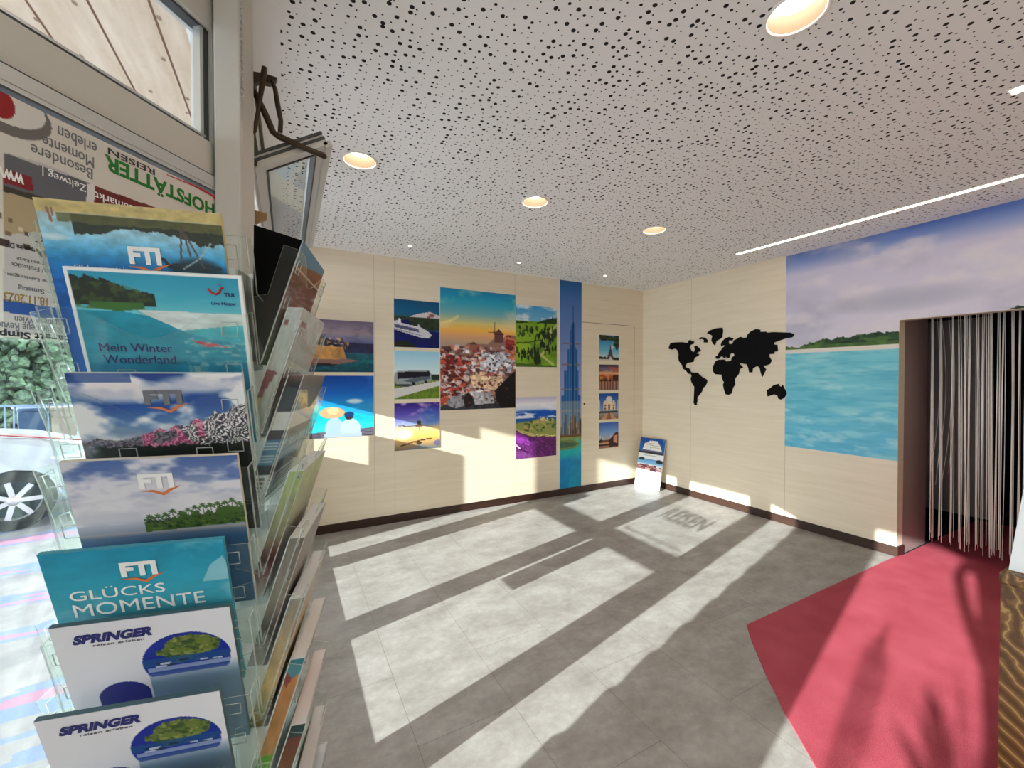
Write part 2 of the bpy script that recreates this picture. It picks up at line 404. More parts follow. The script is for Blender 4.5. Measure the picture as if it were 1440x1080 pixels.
# hidden door in the back wall
p0, p1 = at_back(818, 453.3), at_back(892, 458.6)
bm = bmesh.new()
for a in ((p0.x, p1.x + .004, 2.236, 2.242), (p1.x, p1.x + .004, .085, 2.242)): box(bm, a[0], a[1], YW - .0012, YW, a[2], a[3])
d = struct(new_obj('door_1', bm, mat('door_gap', (120, 104, 82), .8)), 'flush cream door in the back wall with four small pictures', 'door')
k = at_back(821.5, 568)
bm = bmesh.new(); lathe(bm, [(0, .0), (.011, .0), (.011, .004), (0, .004)], 16, 0, Matrix.Translation((k.x, YW, k.z)) @ Matrix.Rotation(R(90), 4, 'X'))
new_obj('keyhole', bm, M_BLACK, d)

# ---------------------------------------------------------------- shop front (parallel to the right wall)
fr = bmesh.new(); X0, X1 = XF - .06, XF
for y0, y1 in ((1.40, 1.635), (2.415, 2.62), (3.43, 3.67), (4.30, 4.385)): box(fr, X0, X1, y0, y1, 0, ZC + .16, 0, .004)
for z0, z1 in ((0, .128), (.795, .90), (2.06, 2.19), (2.58, ZC + .16)): box(fr, X0 + .004, X1 - .004, 1.6, 3.5 if z0 == .795 else 4.35, z0, z1)
w1 = struct(new_obj('window_1', fr, M_FRAME), 'light grey shop window front seen edge-on', 'window')
for y0, y1 in ((1.635, 2.415), (2.62, 3.43), (3.67, 4.30)):
    for z0, z1 in (((.128, .795), (.90, 2.06)) if y0 < 3.5 else ((.128, 2.06),)): boxobj('pane', XF - .035, XF - .029, y0, y1, z0, z1, M_GLASS, w1)
# signs hung in that window, seen in the room by their shadows only
MX = Matrix(((0, 1, 0, 0), (-1, 0, 0, 0), (0, 0, 1, 0), (0, 0, 0, 1)))
boxobj('sticker', XF - .029, XF - .027, 2.19, 2.38, .46, .795, M_WHITEP, w1)
boxobj('sticker', XF - .029, XF - .027, 3.91, 4.17, .128, 1.195, M_WHITEP, w1); boxobj('sticker', XF - .029, XF - .027, 4.17, 4.3, .128, .88, M_WHITEP, w1)
boxobj('sticker', XF - .029, XF - .027, 3.86, 4.29, 1.42, 1.75, M_WHITEP, w1)
boxobj('sticker', XF - .029, XF - .027, 3.3, 3.42, .9, 1.06, M_WHITEP, w1)
TM = Matrix(((0, 1, 0, XF - .028), (1, 0, 0, 0), (0, 0, 1, 0), (0, 0, 0, 1)))
# lettering on the pane, read from the street (reversed from inside)
for s, a, b, z, h in (('REISEN', 2.3, 1.78, 1.10, .13), ('Besondere Momente erleben', 2.36, 1.68, .93, .03)):
    text('window_lettering', s, a, b, z, h, 0, M_INK, w1, .02, 0, .001, TM)

# ---------------------------------------------------------------- angled entrance front
MA = Matrix(((DA.x, -NA.x, 0, PA.x), (DA.y, -NA.y, 0, PA.y), (0, 0, 1, 0), (0, 0, 0, 1)))   # local x along the front, y towards the street
fa = bmesh.new()
def abox(b, s0, s1, z0, z1, y0=0., y1=.06, bev=.0): box(b, s0, s1, y0, y1, z0, z1, 0, bev, MA)
abox(fa, -.04, .105, 0, ZC + .16, 0, .07); abox(fa, .99, 1.55, 0, ZC + .16); abox(fa, 2.65, 2.85, 0, ZC + .16)
abox(fa, 3.9, 4.0, 0, ZC + .16); abox(fa, 2.85, 3.9, 2.055, ZC + .16); abox(fa, 2.85, 3.9, 0, .12)
abox(fa, .1, 2.65, 2.055, 2.15); abox(fa, .1, 2.65, 2.46, ZC + .16); abox(fa, .1, 1.0, 0, .12)
w2 = struct(new_obj('window_2', fa, M_FRAME), 'light grey entrance window front with the glazed transom on the left', 'window')
fb = bmesh.new(); abox(fb, .1, 1.0, 2.016, 2.055, -.012, .05); abox(fb, .1, 1.0, 2.026, 2.03, -.014, -.01); new_obj('aluminium_rail', fb, M_ALU, w2)
fb = bmesh.new()
for q in ((.105, .118, 2.15, 2.46), (.105, 1.0, 2.15, 2.156), (.105, 1.0, 2.453, 2.46)): abox(fb, *q, .012, .04)
abox(fb, .1, 1.0, 2.012, 2.016, -.013, .05); abox(fb, .1, 1.0, 2.055, 2.062, -.004, .0)
new_obj('gasket', fb, M_FRAME2, w2)
fb = bmesh.new()
for q in ((.124, .134, 2.156, 2.453), (.118, 1.0, 2.16, 2.166)): abox(fb, *q, .008, .03)
new_obj('glazing_bead', fb, M_ALU, w2)
for s0, s1, z0, z1 in ((2.85, 3.9, .12, 2.055), (.118, 1.0, 2.156, 2.453), (.105, 1.0, .12, 2.012)):
    fb = bmesh.new(); abox(fb, s0, s1, z0, z1, .028, .034); new_obj('pane', fb, M_GLASS, w2)
fb = bmesh.new()
abox(fb, 1.55, 1.60, .02, 2.05, .0, .05); abox(fb, 2.625, 2.66, .02, 2.05, .0, .05); abox(fb, 1.6, 2.6, .02, .12, 0, .05); abox(fb, 1.6, 2.6, 2.0, 2.05, 0, .05)
dr = struct(new_obj('door_2', fb, M_FRAME), 'glazed entrance door outside the left of the picture', 'door')
fb = bmesh.new(); abox(fb, 1.6, 2.6, .12, 2.0, .02, .026); new_obj('pane', fb, M_GLASS, dr)
fb = bmesh.new()
hp = [MA @ Vector(p) for p in ((2.64, 0, 1.88), (2.52, -.03, 1.93), (2.40, -.05, 1.91), (2.345, -.05, 1.80), (2.39, -.05, 1.67), (2.46, -.05, 1.56), (2.54, -.04, 1.48), (2.64, 0, 1.43))]
tube(fb, hp, .034, 10); new_obj('shadow_handle', fb, M_BRONZE, dr)  # unseen handle, its bow shaped to cast the looped shadow on the carpet

# plants out on the pavement whose shadows fall across the carpet
M_LEAF = mat('leaf_green', (58, 92, 48), .5)
def leaf_quad(b, p, d, n, L, w):
    p, d, n = Vector(p), Vector(d).normalized(), Vector(n)
    s = d.cross(n).normalized() * w
    pts = [p, p + d * L * .35 + s, p + d * L, p + d * L * .35 - s]
    prism(b, pts, n.normalized() * .0015)
pl = empty('feather_plant', (-1.56, -.06, 0))
tag(pl, 'tall feathery plant in a pot beside the entrance door', 'plant')
bm = bmesh.new(); lathe(bm, [(0, 0), (.11, 0), (.14, .28), (.13, .28), (.12, .25), (0, .25)], 24); new_obj('pot', bm, mat('terracotta', (150, 90, 64), .8), pl)
bm = bmesh.new(); tube(bm, [(0, 0, .25), (.01, 0, .8), (.03, .0, 1.43)], .006, 6)
for i in range(0, 46, 2):
    z = .78 + i * .0132
    for sgn in (-1, 1):
        w = .15 * math.sin(min(1, (i + 4) / 14) * math.pi / 2) * (1 if i < 34 else (46 - i) / 13 + .1)
        leaf_quad(bm, (.02, 0, z), Vector((DA.x * sgn, DA.y * sgn, .75)), NA, w * (.6 + .4 * min(1, i / 20)), .008)
new_obj('frond', bm, M_LEAF, pl)
pl = empty('bushy_plant', (-1.96, -.5, 0))
tag(pl, 'bushy green plant in a pot by the door stile', 'plant')
bm = bmesh.new(); lathe(bm, [(0, 0), (.16, 0), (.2, .35), (.19, .35), (.17, .3), (0, .3)], 24); new_obj('pot', bm, mat('grey_pot', (120, 118, 116), .8), pl)
bm = bmesh.new()
for i in range(380):
    a, t = rnd.uniform(0, 6.28), rnd.uniform(0, 1)
    d = Vector((math.cos(a), math.sin(a), rnd.uniform(.4, 1.8)))
    leaf_quad(bm, Vector((0, 0, .3 + t * .90)) + d * .12 * rnd.random(), d, Vector((-math.sin(a), math.cos(a), .3)), rnd.uniform(.1, .26), .02)
new_obj('foliage', bm, M_LEAF, pl)

# ---------------------------------------------------------------- outdoors
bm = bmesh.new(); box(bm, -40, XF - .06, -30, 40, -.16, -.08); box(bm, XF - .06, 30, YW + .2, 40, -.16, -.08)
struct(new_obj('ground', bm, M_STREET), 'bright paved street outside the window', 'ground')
bm = bmesh.new(); box(bm, -4.45, XF - .06, -2.2, 14, 2.9, 3.1); box(bm, -4.47, -4.45, -2.2, 14, 2.86, 3.16)
struct(new_obj('soffit', bm, M_SOFF), 'pale wooden plank soffit of the canopy outside', 'soffit')
struct(boxobj('wall_front', XF - .068, XF - .06, 1.5, 9, 2.6, 2.9, M_FRAME), 'wall strip above the shop windows', 'wall')

# ================================================================== LIGHT FITTINGS
M_CONE = mat('beige_reflector', (84, 70, 58), .5, 0, .1); M_TRIM = mat('white_lamp_trim', (240, 236, 230), .4)
def downlight(x, y, label):
    t = empty('downlight', (x, y, ZC)); tag(t, label, 'ceiling light', 'recessed round downlights')
    b = bmesh.new(); lathe(b, [(.094, .004), (.1, .0), (.1, -.004), (.094, -.006), (.088, -.004), (.086, .0)], 48); new_obj('trim_ring', b, M_TRIM, t, True)
    b = bmesh.new(); lathe(b, [(.087, -.002), (.076, .032), (.064, .054)], 48); new_obj('reflector', b, M_CONE, t, True)
    b = bmesh.new(); lathe(b, [(.065, .052), (.0, .054)], 32); new_obj('lamp', b, M_LAMP, t)
    b = bmesh.new(); lathe(b, [(.093, .004), (.093, .1), (0, .1)], 32); new_obj('housing', b, M_TRIM, t)
    return t
LL = ['round downlight above the hinged transom window, leftmost in view', 'round downlight in the middle of the ceiling', 'round downlight nearest the corner of the room', 'large round downlight cut by the top edge of the photo']
for i, (x, y) in enumerate(LIGHTS):
    downlight(x, y, LL[i] if i < 4 else 'unseen round downlight added behind the viewer for fill light')
for i, (x, y) in enumerate(SPOTS):
    t = empty('ceiling_spot', (x, y, ZC))
    tag(t, ['tiny ceiling spot above the cruise ship picture', 'tiny ceiling spot above the green hills picture', 'tiny ceiling spot above the flush door'][i], 'ceiling light', 'tiny ceiling spots')
    b = bmesh.new(); lathe(b, [(.0, -.002), (.022, -.003), (.034, -.003), (.038, .0)], 24); new_obj('trim_ring', b, M_TRIM, t, True)
    b = bmesh.new(); lathe(b, [(.0, -.0045), (.016, -.004), (.018, -.002)], 20); new_obj('lamp', b, M_LED, t, True)
for y0, y1, x0, x1, lb in ((-2.6, 2.63, 3.975, 4.025, 'long slim light strip running beside the sea mural'), (-2.4, .585, 2.768, 2.828, 'short light strip at the right edge of the ceiling')):
    t = empty('light_strip', (x0, y1, ZC)); tag(t, lb, 'ceiling light', 'recessed light strips')
    boxobj('channel', -.004, x1 - x0 + .004, y0 - y1, .004, -.003, .001, M_TRIM, t)
    boxobj('diffuser', .004, x1 - x0 - .004, y0 - y1 + .004, -.004, -.0045, -.002, M_LED, t)

# ================================================================== WALL PICTURES
def px_panel(name, cv, tl, tr, bl, br, wall, th, label, cat, group=None, m=M_WALLPRINT):
    f = at_back if wall == 'b' else at_right
    P = [f(*q) for q in (tl, tr, bl, br)]; ax = 0 if wall == 'b' else 1
    xa = (P[0][ax] + P[2][ax]) / 2; xb = (P[1][ax] + P[3][ax]) / 2
    z1 = (P[0].z + P[1].z) / 2; z0 = (P[2].z + P[3].z) / 2
    o = panel(name, cv, abs(xb - xa), z1 - z0, th, m, None, None, (238, 236, 230))
    if wall == 'b': o.location = ((xa + xb) / 2, YW, z0)
    else: o.location = (XW, (xa + xb) / 2, z0); o.rotation_euler = (0, 0, -math.pi / 2)
    return tag(o, label, cat, group)
def p_harbour():
    c = Cv(100, 76); c.grad([(0, (112, 102, 128)), (.25, (150, 134, 140)), (.42, (96, 104, 150))]); c.cloud(4, 6, 1, (84, 76, 104), .5, .75, .7)
    c.poly([(0, .3), (.25, .33), (.4, .38), (.6, .42), (1, .44), (1, .62), (0, .62)], (40, 44, 74))
    c.blobs(90, 0, .36, .62, .55, .02, .03, [(60, 50, 52), (150, 118, 88), (30, 28, 40), (196, 164, 128), (88, 84, 100)], 3, True)
    c.grad([(0, (40, 90, 110)), (.4, (18, 96, 104)), (1, (10, 66, 88))], .62, 1.01); c.tex(20, 30, 5, .35, c.Y > .62)
    c.poly([(.02, .5), (.1, .48), (.56, .52), (.6, .74), (.1, .76)], (206, 152, 84)); c.poly([(.36, .54), (.56, .53), (.6, .74), (.42, .74)], (182, 134, 78))
    c.tex(14, 10, 6, .25, (c.Y > .48) & (c.Y < .76)); c.poly([(0, .76), (.62, .74), (.78, .77), (.5, .84), (0, .82)], (140, 106, 96)); c.poly([(0, .82), (.5, .84), (.4, .88), (0, .88)], (26, 30, 40))
    c.ell(.2, .33, .02, .06, (40, 34, 40)); return c
def p_couple():
    c = Cv(104, 92); c.grad([(0, (4, 66, 160)), (.3, (10, 104, 196)), (.52, (30, 160, 220))]); c.cloud(4, 6, 3, (70, 150, 220), .5, .8, .6)
    c.ell(.72, .42, .14, .05, (226, 236, 244), .9, .8); c.poly([(0, .42), (1, .68), (1, 1), (0, 1)], (20, 190, 206)); c.grad([(0, (24, 186, 208)), (1, (60, 220, 218))], .68, .9)
    c.tex(8, 24, 4, .1, c.Y > .45); c.poly([(0, .92), (1, .86), (1, 1), (0, 1)], (110, 104, 120))
    for k in range(5): c.line([(0, .93 + k * .02), (1, .87 + k * .028)], .003, (70, 66, 84))
    c.ell(.44, .86, .13, .18, (170, 196, 232)); c.ell(.66, .87, .14, .17, (186, 206, 238)); c.rect(.3, .93, .82, 1, (176, 196, 230)); c.ell(.41, .6, .17, .09, (214, 168, 120)); c.ell(.42, .57, .08, .06, (232, 196, 150)); c.ell(.64, .66, .06, .06, (60, 44, 40)); c.ell(.64, .63, .07, .04, (22, 60, 110))
    c.ell(.1, .55, .05, .12, (70, 40, 40)); return c
def p_ship():
    c = Cv(66, 70); c.grad([(0, (0, 76, 120)), (.25, (0, 96, 140)), (.36, (40, 92, 120))]); c.poly([(.34, .35), (.5, .29), (.66, .25), (.78, .23), (1, .3), (1, .38), (.4, .38)], (216, 206, 208)); c.poly([(.78, .26), (.9, .27), (.85, .34), (.7, .36)], (150, 100, 96))
    c.grad([(0, (44, 60, 44)), (1, (36, 48, 34))], .36, .62); c.tex(10, 14, 2, .5, (c.Y > .36) & (c.Y < .62)); c.poly([(0, .44), (.3, .42), (.5, .62), (1, .64), (1, 1), (0, 1)], (4, 18, 92)); c.tex(6, 6, 8, .35, c.Y > .6)
    c.poly([(0, .46), (.1, .44), (.18, .5), (.5, .55), (.52, .5), (.58, .57), (.7, .62), (.82, .72), (.74, .79), (.62, .79), (0, .63)], (214, 214, 220)); c.poly([(.02, .52), (.52, .6), (.54, .67), (.02, .59)], (86, 90, 124)); c.poly([(0, .6), (.6, .73), (.6, .75), (0, .63)], (150, 156, 176))
    c.ell(.12, .45, .03, .05, (240, 240, 240)); c.ell(.2, .98, .25, .12, (20, 34, 20)); return c
def p_bus():
    c = Cv(66, 70); c.grad([(0, (150, 206, 230)), (.4, (206, 230, 236)), (.55, (220, 232, 230))]); c.rect(0, .52, 1, .6, (70, 110, 120)); c.rect(.7, .48, 1, .6, (30, 48, 40)); c.grad([(0, (120, 140, 70)), (1, (96, 128, 30))], .6, 1.01); c.tex(18, 18, 2, .3, c.Y > .6)
    c.poly([(0, .78), (1, .62), (1, .72), (.02, .97), (0, .97)], (212, 210, 206)); c.poly([(.02, .46), (.1, .41), (.76, .4), (.8, .46), (.8, .62), (.5, .68), (.06, .71), (.02, .6)], (150, 160, 164)); c.poly([(.08, .44), (.76, .42), (.78, .52), (.3, .57), (.08, .58)], (18, 20, 34)); c.poly([(.2, .62), (.5, .54), (.78, .52), (.78, .58), (.4, .66)], (84, 98, 108)); c.ell(.42, .68, .04, .035, (20, 20, 22)); c.ell(.68, .64, .035, .03, (20, 20, 22)); c.poly([(.02, .68), (.5, .7), (.3, .74), (.02, .73)], (60, 64, 60)); return c
def p_plane():
    c = Cv(66, 70); c.grad([(0, (46, 26, 120)), (.25, (96, 84, 190)), (.45, (150, 170, 220)), (.55, (240, 206, 150)), (.72, (250, 206, 110)), (.85, (196, 160, 110)), (1, (120, 104, 90))]); c.cloud(5, 9, 5, (220, 190, 226), .5, .72, .75, c.Y < .45); c.ell(.78, .3, .3, .25, (40, 110, 190), .6, 1)
    c.ell(.2, .66, .24, .14, (255, 246, 214), 1, .8); c.line([(.1, .48), (.5, .5), (.72, .49)], .008, (70, 40, 30)); c.ell(.53, .42, .05, .035, (70, 70, 60)); c.ell(.53, .49, .1, .03, (110, 84, 50)); c.ell(.54, .55, .012, .02, (40, 26, 20)); c.line([(.14, .9), (.42, .83), (.6, .8), (.8, .78)], .013, (80, 40, 20)); c.ell(.53, .86, .06, .035, (70, 66, 48)); c.poly([(.5, .9), (.9, .95), (1, .94), (1, 1), (.3, 1)], (110, 130, 140), .7); c.ell(.95, .88, .1, .06, (80, 90, 150), .7); return c
def p_santorini():
    c = Cv(106, 170); c.grad([(0, (6, 132, 176)), (.1, (40, 160, 190)), (.2, (120, 178, 184)), (.28, (226, 206, 130)), (.33, (250, 190, 80)), (.38, (232, 172, 120)), (.5, (150, 150, 150)), (1, (60, 50, 50))]); c.cloud(3, 9, 7, (240, 226, 190), .5, .75, .45, c.Y < .33); c.line([(.0, .3), (.12, .27), (.22, .23)], .012, (250, 230, 150), .6)
    land = c.pm([(0, .5), (.1, .5), (.2, .47), (.3, .47), (.36, .44), (.46, .45), (.6, .45), (.68, .4), (.76, .42), (.86, .37), (.94, .36), (1, .36), (1, 1), (0, 1)]); c.put(land, (150, 112, 100))
    c.blobs(420, 0, .47, 1, 1, .03, .013, [(206, 160, 140), (224, 190, 172), (150, 66, 54), (120, 92, 90), (196, 196, 206), (232, 226, 226), (86, 60, 60), (214, 130, 104), (176, 176, 190)], 11, True)
    c.blobs(110, .0, .55, .34, .95, .035, .016, [(140, 40, 34), (190, 80, 60), (96, 36, 34), (206, 180, 176)], 12); c.blobs(24, .86, .37, 1, .55, .05, .02, [(170, 60, 44), (120, 40, 36), (206, 120, 90)], 13)
    c.blobs(40, .5, .52, .92, .68, .035, .014, [(226, 226, 234), (206, 206, 216), (180, 184, 200)], 14); c.ell(.68, .6, .1, .05, (214, 216, 226)); c.ell(.8, .57, .08, .04, (196, 198, 214))
    c.poly([(.38, .72), (.5, .68), (.8, .7), (.82, .82), (.7, .84), (.4, .8)], (232, 196, 160)); c.poly([(.5, .72), (.66, .68), (.8, .72)], (170, 90, 80)); c.blobs(8, .5, .76, .76, .8, .012, .012, [(130, 60, 50)], 5, True)
    c.poly([(.7, .84), (1, .66), (1, 1), (.74, 1)], (12, 8, 12)); c.poly([(0, .97), (.3, .88), (.74, .94), (.8, 1), (0, 1)], (50, 52, 60)); c.poly([(.4, .85), (.66, .86), (.7, .95), (.44, .96)], (176, 172, 176)); c.ell(.2, .93, .12, .05, (150, 150, 158)); c.ell(.35, .92, .06, .06, (40, 28, 30))
    c.blobs(160, 0, .5, .9, .97, .011, .007, [(60, 40, 44), (90, 60, 60), (40, 30, 36)], 31, True, .8); c.tex(30, 46, 9, .4, c.Y > .47); c.rect(.7, .35, .82, .43, (110, 66, 66)); c.poly([(.68, .36), (.76, .31), (.84, .36)], (70, 38, 40)); c.line([(.7, .26), (.7, .42)], .006, (110, 70, 60)); c.line([(.62, .345), (.8, .34)], .005, (110, 70, 60)); c.rect(.37, .45, .46, .5, (150, 96, 84)); c.poly([(.35, .455), (.42, .43), (.48, .455)], (100, 60, 56)); return c
def p_hills():
    c = Cv(60, 90); c.grad([(0, (60, 150, 206)), (.3, (130, 186, 214))]); c.cloud(4, 10, 3, (226, 230, 234), .42, .62, .95, c.Y < .3); c.rect(0, .26, 1, 1, (110, 150, 30)); c.poly([(.5, .27), (.75, .2), (1, .17), (1, .32), (.5, .32)], (24, 54, 18)); c.poly([(0, .28), (.25, .26), (.3, .29), (0, .3)], (20, 44, 16))
    c.poly([(0, .3), (1, .27), (1, .4), (0, .42)], (126, 160, 40)); c.tex(8, 16, 4, .25, c.Y > .26); c.poly([(.0, .45), (.5, .4), (.9, .48), (.5, .62), (0, .6)], (134, 172, 36)); c.poly([(0, .62), (.35, .62), (.4, .8), (0, .9)], (150, 186, 50)); c.line([(.0, .62), (.3, .6), (.6, .55)], .012, (60, 90, 20))
    c.line([(.98, .3), (.8, .4), (.95, .46), (.7, .5), (.6, .64), (.75, .7), (.6, .8), (.9, .95)], .02, (190, 190, 120)); c.blobs(46, .05, .36, 1, .5, .02, .03, [(26, 50, 18), (40, 66, 22)], 5)
    r = random.Random(4)
    for _ in range(60):
        u, v = r.choice([(r.gauss(.6, .14), r.gauss(.62, .12)), (r.gauss(.25, .1), r.gauss(.78, .05)), (r.gauss(.85, .1), r.gauss(.5, .1))]); c.ell(u, v, .022, .055, (22, 42, 20))
    c.ell(.5, .86, .08, .12, (28, 44, 18)); c.poly([(0, .93), (.4, .95), (1, .98), (1, 1), (0, 1)], (70, 100, 26)); return c
def p_lavender():
    c = Cv(60, 90); c.grad([(0, (190, 180, 210)), (.12, (236, 234, 238)), (.2, (206, 214, 232)), (.24, (10, 76, 176)), (.36, (24, 86, 170)), (.42, (60, 110, 150))]); c.cloud(3, 14, 3, (240, 240, 246), .5, .65, .9, (c.Y < .34) & (c.Y > .1)); c.poly([(0, .42), (.3, .4), (.6, .36), (.75, .37), (1, .42), (1, .7), (0, .6)], (150, 156, 84)); c.blobs(60, .2, .38, 1, .56, .035, .018, [(60, 90, 40), (110, 130, 60), (190, 170, 110), (80, 104, 50)], 3); c.blobs(8, .6, .36, .78, .4, .03, .014, [(220, 206, 170)], 4, True)
    for k in range(7): c.line([(0, .5 + k * .012), (.3, .57 + k * .015), (.6, .63 + k * .012), (1, .64 + k * .008)], .006, (226, 206, 150) if k % 2 else (150, 150, 60))
    c.poly([(0, .5), (.1, .57), (.35, .64), (1, .68), (1, 1), (0, 1)], (104, 40, 110)); c.poly([(0, .55), (.3, .66), (.36, .8), (0, .72)], (150, 60, 170)); c.tex(30, 40, 8, .5, c.Y > .62); c.line([(0, .78), (.12, .84), (.3, .9)], .012, (50, 20, 60)); c.line([(0, .76), (.1, .82)], .012, (220, 180, 210)); c.poly([(0, .85), (.3, .92), (.5, 1), (0, 1)], (130, 70, 140), .7); c.tex(40, 50, 9, .3, c.Y > .7); return c
def p_tower():
    c = Cv(34, 300); c.grad([(0, (26, 92, 150)), (.1, (70, 112, 176)), (.35, (120, 140, 196)), (.6, (150, 160, 196)), (.72, (190, 170, 140)), (.745, (120, 90, 60)), (.755, (60, 60, 40))])
    steps = [(.12, .59, .61), (.2, .56, .64), (.215, .5, .7), (.24, .48, .7), (.32, .44, .74), (.33, .34, .8), (.43, .32, .82), (.435, .2, .86), (.55, .16, .88), (.555, .08, .94), (.74, .04, .97)]
    for (va, a, b), (vb, _, _) in zip(steps, steps[1:]): c.rect(a, va, b, vb, (20, 84, 150))
    for v in (.3, .4, .52, .625): c.rect(.1, v, .9, v + .006, (120, 110, 110))
    tw = np.zeros_like(c.X, bool)
    for (va, a, b), (vb, _, _) in zip(steps, steps[1:]): tw |= (c.X >= a) & (c.X < b) & (c.Y >= va) & (c.Y < vb)
    for u in (.2, .32, .44, .56, .68, .8): c.put(tw & (np.abs(c.X - u) < .02), (70, 130, 180), .8)
    c.put(tw & (c.X > .55) & (c.X < .64), (10, 50, 100), .8); c.put(tw & (c.Y > .58), (190, 180, 160), .45)
    r = random.Random(3)
    for _ in range(40): u = r.random(); c.rect(u - .03, r.uniform(.64, .72), u + .03, .745, r.choice([(120, 96, 66), (196, 160, 110), (60, 50, 44), (90, 100, 110)]), .8)
    c.grad([(0, (150, 140, 70)), (.1, (60, 170, 150)), (.3, (20, 170, 176)), (.45, (0, 130, 176)), (1, (0, 146, 176))], .755, 1.01); c.ell(.1, .79, .8, .025, (110, 120, 60), .9); c.ell(.2, .79, .6, .012, (60, 90, 80), .8); c.poly([(0, .87), (.5, .85), (.4, 1), (0, 1)], (0, 116, 190), .5); c.tex(6, 50, 4, .12, c.Y > .75); return c
def p_iron_tower():
    c = Cv(30, 40); c.grad([(0, (30, 110, 170)), (.6, (110, 180, 210)), (.85, (190, 214, 214)), (1, (210, 200, 180))]); c.blobs(40, 0, 0, 1, .18, .09, .06, [(30, 44, 20), (50, 66, 26)], 2); c.blobs(16, .78, .1, 1, .5, .08, .06, [(26, 40, 20), (44, 60, 26)], 3); c.ell(.62, .46, .14, .1, (240, 240, 240), .8, 1)
    c.poly([(.55, .38), (.58, .38), (.62, .6), (.74, .92), (.64, .92), (.56, .8), (.5, .92), (.38, .92), (.5, .62)], (84, 60, 52)); c.ell(.1, .88, .12, .05, (50, 40, 30)); c.ell(.28, .88, .1, .05, (60, 44, 34)); c.rect(.7, .86, 1, .94, (40, 40, 34)); c.rect(0, .95, 1, 1, (214, 200, 176)); return c
def p_bridge():
    c = Cv(30, 40); c.grad([(0, (50, 40, 60)), (.2, (120, 110, 130)), (.35, (236, 170, 120)), (.5, (150, 80, 50)), (.66, (120, 76, 60)), (1, (90, 70, 70))]); c.cloud(3, 8, 3, (40, 34, 50), .5, .7, .8, c.Y < .3); c.poly([(.45, .1), (1, .12), (1, .3), (.7, .26)], (190, 90, 60), .7); c.blobs(26, .05, .42, .75, .58, .06, .03, [(170, 80, 40), (206, 130, 70), (110, 50, 34)], 5, True); c.rect(.7, .4, 1, .66, (60, 36, 30))
    for u in (.15, .35, .55): c.ell(u, .62, .07, .06, (60, 34, 30))
    c.put((c.Y > .66) & (np.abs(np.sin(c.X * 22)) > .7), (230, 170, 130), .5); return c
def p_mausoleum():
    c = Cv(30, 40); c.grad([(0, (16, 70, 150)), (.6, (110, 150, 200)), (.7, (150, 160, 180)), (1, (120, 90, 60))]); c.ell(.52, .26, .16, .14, (226, 214, 206)); c.rect(.24, .36, .84, .66, (224, 200, 170)); c.rect(.42, .34, .64, .66, (236, 214, 186)); c.rect(.47, .42, .58, .62, (130, 84, 50))
    for u in (.32, .74): c.rect(u - .04, .44, u + .04, .5, (130, 90, 60)); c.rect(u - .04, .55, u + .04, .62, (130, 90, 60)); c.ell(u, .32, .05, .04, (226, 214, 206))
    c.rect(0, .68, 1, .76, (60, 66, 40)); c.poly([(.4, .74), (.62, .74), (.9, 1), (.1, 1)], (200, 150, 110)); c.poly([(.47, .76), (.56, .76), (.64, 1), (.36, 1)], (150, 100, 70)); c.line([(.06, .3), (.06, .68)], .02, (210, 200, 190)); c.line([(.94, .3), (.94, .68)], .02, (210, 200, 190)); return c
def p_canal():
    c = Cv(30, 40); c.grad([(0, (60, 96, 176)), (.4, (120, 160, 210)), (.7, (206, 196, 190)), (.85, (190, 120, 70)), (1, (140, 110, 100))]); c.poly([(.5, .7), (.7, .55), (.84, .4), (1, .42), (1, .95), (.5, .95)], (60, 34, 28)); c.poly([(.74, .56), (.92, .5), (.94, .82), (.74, .8)], (206, 140, 110)); c.rect(0, .68, .5, .78, (110, 70, 50)); c.line([(.15, .58), (.15, .75)], .03, (40, 30, 30)); c.ell(.1, .72, .1, .06, (44, 34, 28)); c.rect(0, .82, 1, .9, (60, 30, 26)); c.tex(12, 16, 2, .3, c.Y > .5); return c
B = 'b'
WP = 'travel pictures on the back wall'
PICS = [(p_harbour, (424, 446.5), (525.4, 453.8), (424, 524.5), (525.2, 522.2), 'picture of a stone harbour fortress under a mauve sky'),
    (p_couple, (424, 527.5), (525.5, 529), (424, 618), (525.5, 611.7), 'picture of a couple in straw hats by a turquoise lagoon'),
    (p_ship, (553.5, 420), (618, 425.5), (554, 488), (618, 489.7), 'picture of a white cruise ship in a dark fjord'),
    (p_bus, (554, 493.5), (618, 494.5), (554.5, 561.2), (618, 560.5), 'picture of a silver and black coach on a country road'),
    (p_plane, (554.3, 567), (618.4, 565.7), (554.5, 634), (618.4, 629.5), 'picture of an aeroplane landing at sunset under a violet sky'),
    (p_santorini, (618.6, 403.5), (725, 415.5), (619, 577), (724.3, 573.5), 'large picture of a whitewashed hillside village with windmill at sunset'),
    (p_hills, (725.4, 428), (783, 433.3), (725.2, 515.2), (782.6, 516.8), 'picture of green hills with a winding cypress road'),
    (p_lavender, (725, 559), (782, 557.5), (725, 645.7), (782, 640.3), 'picture of purple lavender field under a blue sky'),
    (p_tower, (787, 393.3), (818, 397), (786.8, 687.8), (816.7, 683), 'tall narrow picture of a skyscraper above turquoise water'),
    (p_iron_tower, (842.5, 471), (870.2, 472.2), (842.3, 507), (869.6, 508), 'small door picture of an iron lattice tower framed by leaves'),
    (p_bridge, (842.3, 512.5), (869.4, 513), (842.2, 548), (869.5, 548.7), 'small door picture of an old bridge at dusk with red clouds'),
    (p_mausoleum, (842, 553), (869.3, 553), (842, 590), (869.3, 589), 'small door picture of a white domed mausoleum'),
    (p_canal, (842, 594.3), (869.3, 593.3), (842, 631), (869.3, 628.5), 'small door picture of a harbour quay under blue sky, lowest of four')]
